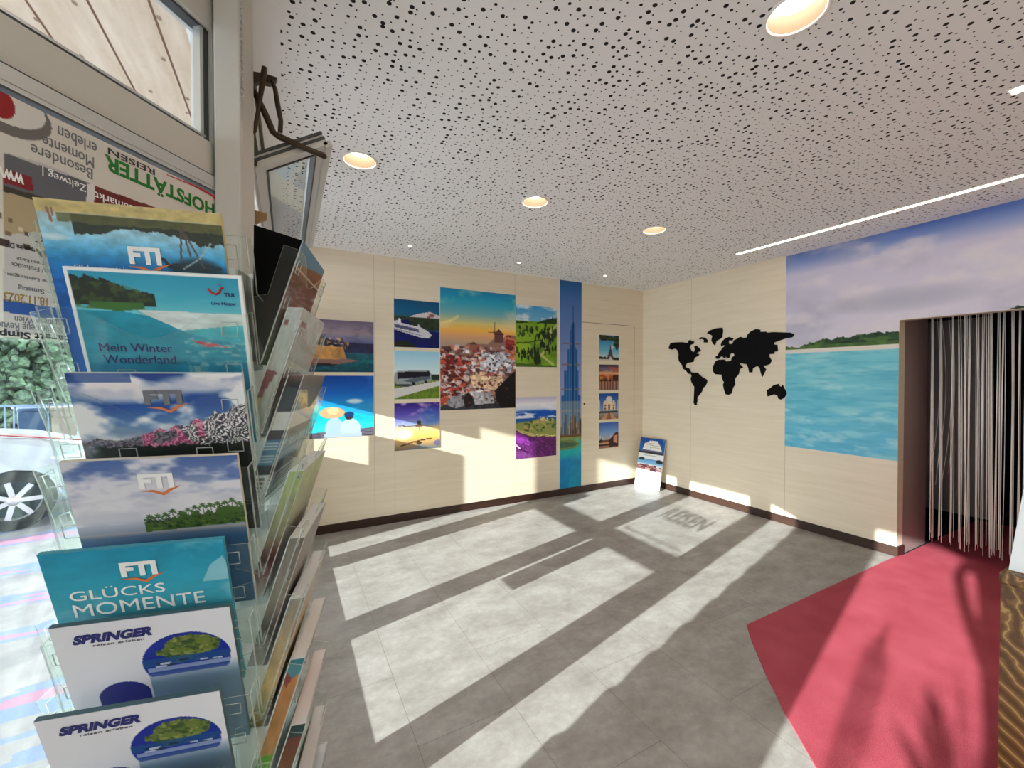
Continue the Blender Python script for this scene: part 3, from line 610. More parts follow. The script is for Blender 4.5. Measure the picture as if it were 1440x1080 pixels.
for fn, tl, tr, bl, br, lab in PICS:
    px_panel('wall_picture', fn(), tl, tr, bl, br, B, .004 if fn is not p_santorini else .006, lab, 'picture', WP)

# sea mural on the right wall, wrapping over the opening
def p_sea():
    c = Cv(300, 300); c.grad([(0, (80, 112, 186)), (.05, (130, 150, 206)), (.11, (200, 196, 218)), (.5, (218, 212, 224))])
    c.cloud(4, 7, 3, (176, 174, 194), .45, .7, .6, c.Y < .5); c.cloud(6, 12, 9, (224, 216, 222), .52, .75, .7, c.Y < .48); c.ell(.45, .3, .3, .06, (156, 158, 178), .5, 1); c.cloud(5, 4, 21, (110, 140, 204), .5, .7, .6, c.Y < .09)
    hz = .5; n = c.noise(34, 6, 5, 5); top = hz - .02 - np.clip(c.X, 0, .9) * .115 - (n - .5) * .05
    isl = (c.Y > top) & (c.Y < hz + .004); c.put(isl, (34, 66, 34)); c.cloud(30, 60, 6, (74, 112, 40), .45, .62, .9, isl); c.cloud(40, 70, 8, (16, 36, 20), .5, .65, .8, isl); c.put(isl & (c.Y > hz - .025), (92, 126, 50), .6)
    c.put((c.Y > hz - .006) & (c.Y < hz + .014 * (.6 + c.X)), (226, 220, 206))
    c.grad([(0, (132, 206, 216)), (.1, (116, 200, 214)), (.5, (108, 194, 214)), (1, (98, 184, 218))], hz + .012, 1.01); w = c.Y > hz + .014
    c.cloud(7, 34, 10, (150, 214, 222), .5, .7, .75, w); c.cloud(12, 70, 12, (70, 164, 194), .5, .72, .45, w); c.cloud(9, 26, 14, (186, 226, 228), .6, .75, .6, w & (c.Y > .66)); return c
cv = p_sea()
yl, zt, zb = 2.432, 2.748, .805
W = yl - .42; H = zt - zb
o = panel('wall_mural', cv, W, H, .003, M_WALLPRINT)
bmm = bmesh.new(); bmm.from_mesh(o.data)
ucut = (yl - OY1) / W - .5
dl = [f for f in bmm.faces if f.calc_center_median().x > ucut * W and f.calc_center_median().z < OZ - zb]
bmesh.ops.delete(bmm, geom=dl, context='FACES'); bmm.to_mesh(o.data); bmm.free()
o.location = (XW, (yl + .42) / 2, zb); o.rotation_euler = (0, 0, -math.pi / 2)
tag(o, 'large sea and tropical island mural around the passage opening', 'mural')

# black wooden world map
S = 7.2
def mp(pts): return [at_right(930 + x / S, 450 + y / S) for x, y in pts]
MAPP = {
 'americas': [(80, 292), (85, 262), (100, 232), (150, 226), (215, 224), (275, 232), (285, 205), (300, 203), (306, 216), (334, 214), (332, 240), (300, 252), (288, 280), (305, 306), (332, 330), (345, 300), (338, 268), (358, 260), (385, 282), (405, 312), (372, 326), (360, 340), (384, 344), (382, 358), (338, 384), (326, 425), (262, 436), (246, 462), (256, 486), (282, 488), (302, 524), (318, 532), (368, 532), (410, 572), (440, 590), (466, 606), (468, 628), (450, 668), (424, 690), (414, 724), (386, 760), (368, 780), (366, 830), (358, 848), (368, 860), (344, 862), (332, 838), (336, 760), (340, 676), (312, 634), (302, 596), (312, 566), (306, 548), (282, 546), (250, 508), (222, 492), (216, 458), (182, 414), (176, 380), (180, 346), (166, 304), (142, 290), (110, 300)],
 'greenland': [(466, 132), (500, 104), (560, 84), (622, 78), (628, 112), (618, 178), (560, 214), (546, 256), (528, 240), (512, 208), (522, 160), (496, 146)],
 'arctic_island': [(388, 186), (410, 174), (446, 178), (474, 206), (466, 230), (434, 228), (436, 202), (412, 192), (392, 198)],
 'australia': [(1072, 710), (1108, 690), (1140, 660), (1190, 646), (1200, 668), (1220, 676), (1232, 656), (1246, 690), (1270, 728), (1272, 752), (1246, 790), (1214, 806), (1190, 796), (1182, 768), (1150, 752), (1104, 766), (1082, 774)],
 'eurasia_and_africa': [(608, 250), (618, 220), (650, 186), (690, 172), (734, 186), (720, 210), (690, 204), (684, 230), (692, 246), (726, 240), (740, 206), (780, 186), (806, 170), (836, 182), (872, 176), (876, 150), (910, 116), (965, 90), (1004, 98), (1004, 120), (1060, 118), (1080, 128), (1140, 122), (1310, 128), (1352, 144), (1330, 176), (1260, 188), (1190, 212), (1146, 228), (1140, 246), (1178, 252), (1184, 316), (1148, 322), (1142, 344), (1098, 346), (1096, 370), (1120, 410), (1102, 446), (1060, 462), (1036, 462), (1050, 486), (1064, 500), (1026, 576), (1008, 520), (1002, 486), (978, 464), (930, 488), (924, 530), (896, 532), (884, 480), (870, 448), (820, 440), (790, 430), (804, 452), (830, 480), (798, 496), (786, 548), (750, 592), (746, 620), (750, 652), (728, 686), (712, 744), (684, 758), (656, 752), (640, 706), (630, 656), (640, 630), (622, 600), (616, 554), (552, 550), (528, 520), (530, 470), (552, 420), (584, 402), (640, 400), (660, 420), (712, 414), (718, 380), (746, 360), (742, 344), (716, 332), (700, 350), (690, 384), (672, 388), (650, 352), (654, 384), (640, 386), (622, 366), (604, 372), (584, 394), (556, 392), (556, 366), (580, 356), (584, 334), (606, 310), (624, 284), (648, 266), (640, 254), (612, 262)]}
wm = empty('world_map', (XW - .001, 3.1, 1.72)); tag(wm, 'black wooden world map fixed to the cream right wall', 'wall map')
for nm, pts in MAPP.items():
    bm = bmesh.new(); prism(bm, [p - Vector((XW, 3.1, 1.72)) for p in mp(pts)], (-.012, 0, 0)); new_obj(nm, bm, M_BLACK, wm)

# ================================================================== CARPET, CURTAIN, COUNTER
rug = [(XW + .05, OY1 - .02), (4.5, 1.528), (2.443, 1.528), (2.32, 1.42), (2.216, 1.318), (2.12, 1.225), (2.036, 1.132), (1.96, 1.055), (1.896, .975), (1.777, .83), (1.66, .66), (1.57, .48), (1.5, .2), (1.5, -.4), (XW - .02, -.4), (XW - .02, OY0 + .02), (6.4, OY0 + .02), (6.4, OY1 - .02)]
bm = bmesh.new(); prism(bm, [(x, y, .001) for x, y in rug], (0, 0, .006)); tag(new_obj('carpet', bm, M_RUG), 'red carpet with a curved edge running into the passage', 'carpet')

cur = empty('string_curtain', (4.9, 1.0, 2.06)); tag(cur, 'cream string curtain hanging in the passage opening', 'curtain')
boxobj('curtain_rail', -.012, .012, -.52, .46, -.03, .0, M_WHITE, cur)
bm = bmesh.new(); cr = random.Random(5)
def strand(y, x, r, lean, bow, zend):
    pts = []
    for k in range(9):
        t = k / 8; z = -.02 + (zend - 2.06 + .02) * t
        pts.append((x + cr.uniform(-.002, .002), y + lean * t + bow * math.sin(t * math.pi), z))
    tube(bm, pts, [r * cr.uniform(.95, 1.05) for _ in pts], 5, 0, True)
y = .445
for a, n in ((.44, 14), (.39, 16), (.31, 12), (.285, 8), (.24, 14), (.215, 9), (.175, 12), (.14, 14), (.105, 12), (.06, 16), (.03, 9), (-.01, 12), (-.045, 12), (-.08, 14), (-.12, 12), (-.16, 12), (-.21, 14), (-.26, 12), (-.32, 14), (-.38, 12), (-.44, 12), (-.5, 8)):
    ln = cr.uniform(-.02, .004)
    for _ in range(n * 2 // 5): strand(a + cr.gauss(0, .006), cr.uniform(-.014, .014), cr.uniform(.0014, .0032), ln + cr.gauss(0, .006), cr.gauss(0, .004), .13 + (a - .44) * .02 + cr.uniform(-.05, .04))
for _ in range(5): strand(.37 + cr.uniform(-.1, .06), 0, .001, cr.uniform(.0, .05), cr.uniform(-.06, -.02), cr.uniform(.5, .7))
tag(new_obj('strings', bm, M_STRING, cur), None, None, None, 'stuff')

ct = empty('wooden_counter', (2.27, .478, 0)); tag(ct, 'rustic golden wood counter cut by the right edge', 'counter')
boxobj('front_panel', 0, .05, -1.5, 0, 0, .76, M_SLAB, ct, .004); boxobj('side_panel', .05, .6, -.05, 0, 0, .76, M_SLAB, ct); boxobj('worktop', -.004, .62, -1.52, .003, .76, .8, M_SLAB, ct, .006)
boxobj('side_panel', .05, .6, -1.5, -1.45, 0, .76, M_SLAB, ct)
sg = empty('sign_holder', (2.315, .32, .8)); tag(sg, 'white sign card standing on the wooden counter', 'sign')
bm = bmesh.new(); prism(bm, [(0, .148, .002), (0, -.148, .002), (.085, -.132, .29), (.085, .132, .29)], (.003, 0, 0.001)); new_obj('card', bm, M_WHITEP, sg)
bm = bmesh.new(); prism(bm, [(.003, .15, 0), (.003, -.15, 0), (.16, -.15, 0), (.16, .15, 0)], (0, 0, .003)); prism(bm, [(.16, .15, 0), (.16, -.15, 0), (.09, -.13, .28), (.09, .13, .28)], (.003, 0, 0)); new_obj('stand', bm, M_ACR, sg)
bm = bmesh.new()
for k, (z, l) in enumerate(((.235, .17), (.222, .12), (.17, .2), (.15, .2), (.095, .15), (.082, .2), (.07, .18))):
    x = .085 * (z - .002) / .288 - .0008; box(bm, x - .0006, x + .0004, .115 - l, .115, z, z + .003)
new_obj('printed_lines', bm, M_GINK, sg)

# folded display board in the corner
def p_board():
    c = Cv(70, 140, (236, 238, 242)); c.grad([(0, (12, 70, 150)), (1, (30, 110, 190))], 0, .3); c.cloud(4, 6, 3, (150, 200, 230), .55, .75, .6, c.Y < .26); c.poly([(.14, .24), (.2, .12), (.36, .07), (.4, .05), (.7, .05), (.74, .09), (.84, .15), (.9, .24)], (240, 236, 226))
    for v in (.1, .14, .18): c.line([(.24, v), (.82, v + .006)], .004, (170, 160, 150))
    c.line([(.46, .05), (.44, .26)], .006, (120, 100, 80)); c.poly([(.06, .255), (.9, .255), (.85, .28), (.16, .28)], (120, 90, 70)); c.rect(0, .28, 1, .305, (30, 44, 60)); c.rect(0, .305, 1, .315, (90, 90, 80)); c.rect(0, .315, 1, .42, (236, 236, 236)); c.rect(.2, .345, .7, .355, (190, 190, 196))
    c.grad([(0, (90, 160, 220)), (1, (150, 200, 236))], .42, .52); c.ell(.16, .43, .12, .03, (26, 50, 60)); c.ell(.86, .45, .14, .04, (26, 50, 60)); c.rect(0, .52, 1, .54, (230, 240, 244)); c.blobs(50, 0, .55, 1, .66, .07, .02, [(210, 140, 140), (120, 70, 80), (236, 196, 190), (170, 96, 100), (90, 60, 70)], 4, True); c.blobs(40, 0, .66, 1, .8, .08, .02, [(196, 206, 236), (226, 200, 226), (240, 236, 240), (180, 220, 236)], 5, True); c.blobs(24, .05, .78, .95, .88, .07, .02, [(150, 206, 224), (190, 214, 236), (220, 236, 240)], 6, True); return c
o = panel('display_board', p_board(), .385, .68, .012, M_PRINT)
dv = Vector((4.33 - 4.263, 3.915 - 4.291)).normalized()
th = math.atan2(dv.y, dv.x); o.rotation_euler = (R(-13), 0, th); o.rotation_mode = 'XYZ'
o.location = (4.305, 4.1, .003)
tag(o, 'tall travel board with a sailing ship leaning in the corner', 'display board')

# ================================================================== BROCHURE STAND
TH = R(-13.3); SC = Vector((-.126, .947, 0)); PITCH, Z0 = .1155, 1.737
SLOPE = .3138; TILT = math.atan(SLOPE)
MS = Matrix.Translation(SC) @ Matrix.Rotation(TH, 4, 'Z')
st = empty('brochure_stand', SC, TH); tag(st, 'rotating clear brochure stand full of travel catalogues in the window corner', 'brochure stand')
bm = bmesh.new(); lathe(bm, [(0, 0), (.24, 0), (.24, .012), (.2, .022), (.03, .03), (.022, .06), (.022, .42)], 48); new_obj('base', bm, M_ALU, st)
bm = bmesh.new()
for sx, sy in ((1, 0), (-1, 0), (0, 1), (0, -1)):
    if sx: box(bm, sx * .068 - .002, sx * .068 + .002, -.068, .068, .06, 1.69)
    else: box(bm, -.068, .068, sy * .068 - .002, sy * .068 + .002, .06, 1.69)
new_obj('core', bm, M_WHITE, st)
NT_ = 13
def pocket_bm():
    b = bmesh.new()
    def P(x, t, off): return Vector((x, -(.18 - t * SLOPE * .954 + off), -t * .954))      # t metres down the sheet from the brochure's tip
    X0_, X1_ = -.133, .118; n = 20; top, bot = [], []
    for i in range(n + 1):
        x = X0_ + (X1_ - X0_) * i / n; u = abs((x - (-.008)) / .118)
        d = .026 if u > .72 else .026 + .040 * (.5 + .5 * math.cos(math.pi * u / .72)) ** .8
        top.append((x, d)); bot.append((x, .222))
    off, th_ = .009, .0018
    va = [b.verts.new(P(x, t, off)) for x, t in top]; vb = [b.verts.new(P(x, t, off)) for x, t in bot]
    wa = [b.verts.new(P(x, t, off + th_)) for x, t in top]; wb = [b.verts.new(P(x, t, off + th_)) for x, t in bot]
    for i in range(n):
        b.faces.new((va[i], va[i + 1], vb[i + 1], vb[i])); b.faces.new((wa[i], wb[i], wb[i + 1], wa[i + 1]))
        b.faces.new((va[i], wa[i], wa[i + 1], va[i + 1])).material_index = 1; b.faces.new((vb[i], vb[i + 1], wb[i + 1], wb[i])).material_index = 1
    for i in (0, n): b.faces.new((va[i], vb[i], wb[i], wa[i])).material_index = 1
    for x in (X0_, X1_):                                                     # end plates
        A, Bp = P(x, .026, off), P(x, .222, off); C = Vector((x, -.084, -.197)); D = Vector((x, -.082, -.112)); E_ = Vector((x, -.134, -.100)); G = Vector((x, -.158, -.018))
        fs = prism(b, [A, Bp, C, D, E_, G], (.0018, 0, 0))
        for f in fs[2:]: f.material_index = 1
    prism(b, [P(X0_, .222, off), P(X1_, .222, off), Vector((X1_, -.084, -.197)), Vector((X0_, -.084, -.197))], (0, 0, -.0018), 0)
    for x, t in ((-.112, .052), (-.112, .115), (.094, .05), (.094, .115), (-.045, .125), (.052, .128)):       # pressed square lugs
        s = .0105; q = [(x - s, t - s), (x + s, t - s), (x + s, t + s), (x - s, t + s)]
        for a, c in zip(q, q[1:] + q[:1]): tube(b, [P(*a, off + .0022), P(*c, off + .0022)], .0008, 4, 1)
    return b
pm_ = None
for face in range(4):
    for k in range(NT_):
        if pm_ is None:
            o = new_obj('pocket', pocket_bm(), [M_ACR, M_RIM], st); pm_ = o.data
        else: o = link(bpy.data.objects.new('pocket', pm_), st)
        o.location = (0, 0, Z0 - PITCH * k); o.rotation_euler = (0, 0, face * math.pi / 2)
for sx, sy in ((1, 1), (1, -1), (-1, -1), (-1, 1)): boxobj('corner_post', sx * .083 - .006, sx * .083 + .006, sy * .083 - .006, sy * .083 + .006, .44, 1.76, M_ACR, st)

def place_front(o, k, dx, dz, dout, h):
    """bottom centre of a brochure standing tilted in tier k of the front side"""
    zt = Z0 - PITCH * k + dz; L = h * math.cos(TILT)
    o.matrix_world = MS @ Matrix.Translation((dx, -(.18 + dout - h * math.sin(TILT)), zt - L)) @ Matrix.Rotation(TILT, 4, 'X')
BW, BH, BC = .212, .27, .14
def U(u): return (u - .5) * BW
def V(v): return BH - v * BC
def swoosh(u, v, s, o, m=M_ORANGE):
    pts = [(-.95, .05), (-.3, .0), (.12, .42), (.5, -.1), (1.1, -.42), (.62, .12), (.16, .78), (-.3, .3)]
    decal('bird_logo', [(U(u + x * s), V(v + y * s * .75)) for x, y in pts], -.0075, m, o)
def fti(o, u0, u1, v0, v1, m):
    text('logo_lettering', 'FTI', U(u0), U(u1), V(v1), V(v0) - V(v1), -.0078, m, o, .05, 0); swoosh((u0 + u1) / 2 + .01, v1 + .02, .12, o)
def b_afrika():
    c = Cv(170, 110); c.grad([(0, (206, 186, 126)), (.1, (196, 176, 112)), (.14, (166, 196, 206)), (.3, (150, 206, 230)), (.42, (90, 176, 220)), (.55, (24, 130, 196)), (.75, (14, 96, 176)), (1, (10, 84, 160))]); n = c.noise(14, 3, 3)
    c.put((c.Y > .12) & (c.Y < .2 + n * .14 + .04 * np.sin(c.X * 9)) & (c.X > .17), (44, 52, 36)); c.put((c.Y > .12) & (c.Y < .17 + n * .06) & (c.X > .1), (96, 96, 50), .8); c.tex(20, 20, 4, .2); c.ell(.06, .34, .1, .04, (226, 240, 244), .8, 1)
    c.ell(.82, .63, .19, .2, (24, 70, 86), 1, .5); c.ell(.8, .55, .17, .04, (30, 52, 60)); c.ell(.85, .72, .14, .14, (40, 100, 110), .7, 1); c.line([(.63, .48), (.66, .56), (.74, .58)], .012, (26, 46, 52))
    for a, b_ in (((.76, .14), (.73, .5)), ((.76, .14), (.79, .44)), ((.78, .24), (.86, .55))): c.line([a, b_], .006, (90, 74, 66))
    c.line([(.74, .57), (.84, .46), (.92, .3)], .004, (170, 190, 196)); c.line([(.06, .08), (.07, .2)], .008, (150, 110, 90)); c.line([(.085, .08), (.08, .15)], .006, (150, 110, 90)); return c
def d_afrika(o):
    fti(o, .44, .62, .38, .55, M_LW); text('title_lettering', 'Glücksmomente in', U(.13), U(.42), V(.63), .006, -.0074, M_LW, o); text('title_lettering', 'AFRIKA', U(.16), U(.55), V(.82), .022, -.0074, M_LW, o, .02)
def b_winter():
    c = Cv(170, 110); c.grad([(0, (36, 150, 186)), (.3, (70, 180, 206)), (.45, (120, 206, 216)), (.6, (60, 186, 200)), (1, (30, 140, 176))]); c.cloud(3, 8, 3, (140, 206, 220), .5, .8, .5, c.Y < .35)
    n = c.noise(24, 4, 6); c.put((c.X < .47) & (c.Y > .08 + np.maximum(0, c.X - .05) ** 1.5 * .62 + (n - .5) * .14) & (c.Y < .36) & (c.X > .01), (34, 44, 30)); c.cloud(24, 20, 4, (70, 92, 40), .5, .65, .7, (c.X < .46) & (c.Y > .14) & (c.Y < .4) & (c.Y > .08 + np.maximum(0, c.X - .05) ** 1.5 * .62)); c.put((c.X > .1) & (c.X < .4) & (c.Y > .33) & (c.Y < .42 - np.abs(c.X - .25) * .2), (60, 110, 44))
    c.poly([(.36, .4), (1, .41), (1, .52), (.6, .6), (.45, .5)], (214, 226, 226)); c.poly([(.28, .42), (.42, .46), (.62, .62), (.8, .7), (1, .74), (1, 1), (0, 1), (0, .42)], (30, 150, 178)); c.grad([(0, (40, 160, 184)), (1, (24, 130, 170))], .86, 1.01); c.tex(12, 18, 7, .12, c.Y > .42)
    c.poly([(.64, .7), (.8, .74), (.88, .78), (.72, .77)], (206, 80, 90)); c.cloud(20, 30, 8, (190, 214, 210), .52, .7, .6, (c.Y > .68) & (c.X > .6)); c.rect(0, 0, .025, 1, (244, 246, 248)); c.rect(.978, 0, 1, 1, (244, 246, 248)); c.rect(0, 0, 1, .035, (244, 246, 248)); return c
def d_winter(o):
    text('title_lettering', 'Mein Winter', U(.1), U(.52), V(.84), .012, -.0074, M_NAVY, o, 0); text('title_lettering', 'Wonderland.', U(.11), U(.55), V(.97), .013, -.0074, M_NAVY, o, 0)
    text('logo_lettering', 'TUI', U(.885), U(.945), V(.225), .0058, -.0074, M_NAVY, o, .03); text('slogan_lettering', 'Live Happy', U(.8), U(.945), V(.325), .0062, -.0074, M_NAVY, o)
    bm = bmesh.new(); tube(bm, [(U(.79), -.0075, V(.15)), (U(.81), -.0075, V(.19)), (U(.835), -.0075, V(.205)), (U(.858), -.0075, V(.18)), (U(.868), -.0075, V(.14)), (U(.885), -.0075, V(.135))], .0016, 6); tube(bm, [(U(.86), -.0075, V(.1)), (U(.862), -.0075, V(.095))], .0018, 6); new_obj('smile_logo', bm, M_RED, o)
def b_mountain():
    c = Cv(170, 110); c.grad([(0, (24, 60, 136)), (.35, (30, 80, 158)), (.6, (100, 140, 190)), (.75, (150, 160, 180)), (.8, (20, 30, 40))]); c.cloud(4, 4, 5, (236, 236, 240), .4, .56, 1, c.Y < .8); c.ell(.3, .2, .4, .14, (226, 222, 226), .85, .8); c.ell(.75, .12, .3, .12, (230, 228, 232), .8, .8); c.rect(0, 0, .35, .1, (24, 60, 130), .7)
    xs = [0, .1, .2, .3, .38, .44, .5, .56, .62, .68, .74, .8, .86, .93, 1.]; ys = [.74, .7, .73, .7, .66, .61, .63, .56, .58, .5, .53, .43, .46, .36, .33]
    rid = np.interp(c.X, xs, ys) + (c.noise(34, 2, 8, 3) - .5) * .05; m = c.Y > rid; dep = c.Y - rid
    st = np.abs(((c.X * 22 + dep * 16 + (c.noise(18, 18, 5) - .5) * 3.2) % 1) - .5) * 2
    c.put(m, (128, 118, 132)); c.put(m & (st > .5), (58, 54, 72)); c.put(m & (st < .34) & (c.X > .58), (240, 236, 238)); pk = m & (c.X > .34) & (c.X < .72) & (c.noise(14, 10, 4) > .4)
    c.put(pk & (st > .4), (160, 52, 104)); c.put(pk & (st <= .4), (226, 150, 178)); c.put(m & (dep > .2) & (st > .3), (44, 56, 62), .8)
    c.put(c.Y > .8 + (c.noise(40, 3, 2) - .5) * .1, (18, 28, 24)); c.cloud(4, 6, 13, (150, 160, 170), .5, .7, .7, (c.X < .35) & (c.Y > .5)); c.tex(50, 30, 6, .3, c.Y > .8); return c
def b_palms():
    c = Cv(170, 110); c.grad([(0, (70, 100, 160)), (.2, (110, 130, 180)), (.5, (200, 200, 214)), (.7, (206, 206, 216)), (.84, (150, 160, 180)), (.86, (170, 166, 170)), (.9, (96, 120, 150)), (1, (50, 96, 140))]); c.cloud(4, 6, 6, (226, 224, 230), .45, .62, .9, c.Y < .75); c.cloud(3, 5, 16, (70, 100, 170), .55, .7, .8, c.Y < .3)
    n = c.noise(26, 3, 4); c.put((c.X > .38) & (c.Y > .74 - (c.X - .38) * .22 + (n - .5) * .16) & (c.Y < .86 - (c.X - .4) * .06), (66, 100, 40)); c.cloud(40, 30, 5, (30, 54, 24), .5, .62, .9, (c.X > .38) & (c.Y > .7) & (c.Y < .84)); r = random.Random(6)
    for i in range(13):
        u = .42 + i * .046; v = .66 - i * .008 + r.uniform(-.03, .03)
        for a in range(7): t = math.pi * (a + .3) / 6.6; c.line([(u, v), (u + .028 * math.cos(t), v + .05 - .075 * math.sin(t))], .0055, r.choice([(54, 90, 44), (80, 116, 54)]))
        c.line([(u, v), (u + .003, .8)], .003, (90, 84, 70))
    c.cloud(30, 40, 8, (120, 150, 60), .55, .65, .7, (c.X > .4) & (c.Y > .75) & (c.Y < .84)); return c
def b_luck():
    c = Cv(170, 110); c.grad([(0, (20, 140, 176)), (.4, (40, 160, 190)), (1, (90, 170, 186))]); c.tex(8, 10, 4, .08); c.cloud(5, 5, 3, (150, 200, 210), .6, .8, .5); c.poly([(.84, .5), (.9, .3), (.98, .2), (1, .3), (1, .5)], (176, 214, 226), .7); return c
def b_arch(seed):
    c = Cv(170, 110, (226, 226, 234)); d = ((c.X - .7) / .265) ** 2 + ((c.Y - .62) / .36) ** 2; m = (d < 1) & ((c.Y < .62) | (c.X < .96)) & (c.Y < .8)
    c.put(m, (14, 40, 150)); g = np.clip((c.Y - .26) / .36, 0, 1); c.put(m & (g > 0), (40, 110, 190), .0)
    c.put(m, (30, 80, 180), g * .7) if False else None
    n = c.noise(16, 14, seed, 5); tr = m & ((((c.X - .72) / .2) ** 2 + ((c.Y - .46) / .165) ** 2 + (n - .5) * 1.6) < 1); c.put(tr, (104, 122, 50)); c.cloud(24, 20, seed + 2, (44, 70, 34), .5, .64, .85, tr); c.cloud(34, 30, seed + 7, (170, 170, 90), .6, .72, .7, tr); c.put(m & (c.Y > .56) & (c.Y < .66), (30, 80, 140), .8); c.blobs(14, .5, .62, .94, .68, .03, .012, [(20, 40, 80), (190, 206, 220), (60, 90, 130)], seed, True)
    c.put((c.Y > .7) & (c.X > .46), (120, 150, 176), np.clip((c.Y - .68) / .2, 0, 1)); c.put((c.Y > .68) & (c.X > .46) & (c.X < .97) & (c.Y < .74), (214, 222, 230), .6)
    c.ell(.3, 1.0, .15, .2, (24, 30, 130)); c.rect(0, 0, 1, .012, (150, 150, 160)); return c
def d_arch(o):
    text('logo_lettering', 'SPRINGER', U(.1), U(.53), V(.235), .0155, -.0074, M_NAVY, o, .05, .3); text('slogan_lettering', 'reisen erleben', U(.2), U(.48), V(.285), .004, -.0073, M_GINK, o)
FRONT = [('b_afrika', b_afrika, d_afrika, -.012, .0, .02, 'catalogue with an upside-down boat beach cover in the top pocket', (210, 190, 130)),
 ('w', b_winter, d_winter, .008, .032, .004, 'turquoise winter travel catalogue with a white border, second from the top', (240, 240, 240)),
 ('m', b_mountain, lambda o: fti(o, .4, .62, .18, .34, M_GINK), .008, .003, .003, 'catalogue with snowy pink mountains cover in the third front pocket', (220, 220, 220)),
 ('p', b_palms, lambda o: fti(o, .4, .6, .17, .34, M_LW), .001, -.002, .004, 'catalogue with palm island and cloudy sky cover in the fourth front pocket', (230, 220, 200)),
 ('g', b_luck, lambda o: (fti(o, .4, .6, .17, .34, M_LW), text('title_lettering', 'GLÜCKS', U(.1), U(.62), V(.57), .0195, -.0074, M_LW, o), text('title_lettering', 'MOMENTE', U(.1), U(.84), V(.77), .0215, -.0074, M_LW, o)), -.012, -.004, .022, 'plain teal catalogue with large white title in the fifth front pocket', (60, 150, 170)),
 ('s', lambda: b_arch(4), d_arch, -.008, .008, .012, 'white bus travel catalogue with blue arch photo, upper of the two alike', (70, 100, 110)),
 ('s', lambda: b_arch(4), d_arch, -.018, .008, .022, 'white bus travel catalogue with blue arch photo, lower of the two alike', (70, 100, 110)),
 ('s', lambda: b_arch(4), d_arch, -.016, .004, .02, 'white catalogue at the bottom edge of the front side, only its top in view', (70, 100, 110))]
for k, (_, fn, deco, dx, dz, do, lab, side) in enumerate(FRONT):
    o = panel('travel_brochure', fn(), BW, BH, .007, M_PRINT, None, BC, side, (230, 230, 230)); tag(o, lab, 'brochure', 'travel catalogues in the front pockets')
    deco(o); place_front(o, k, dx, dz, do, BH)

# right side: stacks fanned out in the wedge pockets; near end and front cover both show
def wedge(name, k, cover, endc, label, lines=(), top=None, dz=0., bars=True, ln=.2135):
    zt = Z0 - PITCH * k + dz
    o = bpy.data.objects.new(name, None); o.empty_display_size = .05; link(o); tag(o, label, 'brochure', 'brochures in the side pockets')
    o.matrix_world = MS @ Matrix.Rotation(R(90), 4, 'Z') @ Matrix.Translation((0, 0, zt))
    bot = ln; q = lambda z: -(.18 + z * SLOPE)                    # y of the cover plane at height z (negative down)
    if k == 0: poly = [(q(0), 0), (q(-bot), -bot), (q(-bot) + .010, -bot + .006), (-.106, .02)]
    else: poly = [(q(0), 0), (q(-bot), -bot), (-.082, -.193), (-.074, -.112), (-.121, -.108), (q(0) + .024, 0)]
    bm = bmesh.new(); prism(bm, [(-.104, y, z) for y, z in poly], (.206, 0, 0)); new_obj('pages', bm, endc, o)
    cv = cover(); p = panel('cover', cv, .21, bot / math.cos(TILT), .0012, M_PRINT, o, None, (200, 200, 200))
    p.matrix_parent_inverse = Matrix(); p.location = (0, q(-bot) - .0003, -bot); p.rotation_euler = (TILT, 0, 0)
    if k:
        cw = .0225; H_, W_ = cv.h, 8; idx = np.linspace(0, cv.w - 1, W_).astype(int); lin = s2l(np.clip(cv.a[:, idx], 0, 255))
        V = [(-.1046, q(-bot * j / (H_ - 1)) + cw * (1 - i / (W_ - 1)), -bot * j / (H_ - 1) * .985 - .001) for j in range(H_) for i in range(W_)]
        me = bpy.data.meshes.new('fore_edge'); me.from_pydata(V, [], [(j * W_ + i, (j + 1) * W_ + i, (j + 1) * W_ + i + 1, j * W_ + i + 1) for j in range(H_ - 1) for i in range(W_ - 1)])
        at = me.color_attributes.new('Col', 'FLOAT_COLOR', 'POINT'); arr = np.ones((len(V), 4), np.float32); arr[:, :3] = lin.reshape(-1, 3); at.data.foreach_set('color', arr.ravel())
        me.materials.append(M_PRINT); fe = link(bpy.data.objects.new('fore_edge', me), o); sm = fe.modifiers.new('thickness', 'SOLIDIFY'); sm.thickness = .0008
    if bars and k:
        bm = bmesh.new()
        for i in range(9):
            z = -.183 + i * .0022; box(bm, -.1045, -.104, -.112, -.104, z, z + (.0012 if i % 3 else .0018))
        for i in range(4): z = -.18 + i * .0055; box(bm, -.1045, -.104, -.128 - i * .001, -.121 - i * .001, z, z + .0018)
        new_obj('barcode', bm, M_GINK, o)
    return o
def cov(stops, extra=None):
    def f():
        c = Cv(40, 90); c.grad(stops); c.tex(8, 14, 3, .15)
        if extra: extra(c)
        return c
    return f
def x_orange(c):
    c.poly([(0, 0), (1, 0), (1, .06), (.6, .1), (0, .2)], (96, 140, 170)); c.rect(0, .2, 1, .21, (230, 220, 210))
def x_glass(c):
    c.rect(.1, .1, .3, .15, (150, 90, 90)); c.poly([(0, .5), (.75, .52), (.4, .66), (.3, .78), (.35, .97), (.15, .97), (.1, .8), (0, .72)], (140, 74, 84)); c.rect(.1, .72, .4, .82, (210, 190, 140))
def x_blue(c):
    c.rect(0, .3, 1, .45, (220, 222, 226)); c.rect(0, .52, 1, .72, (70, 130, 170)); c.rect(0, .8, 1, .98, (220, 224, 230))
    for i in range(9): c.rect(.2, .82 + i * .017, .8, .828 + i * .017, (60, 60, 70)); c.rect(0, .53 + i * .02, .9, .535 + i * .02, (190, 214, 230))
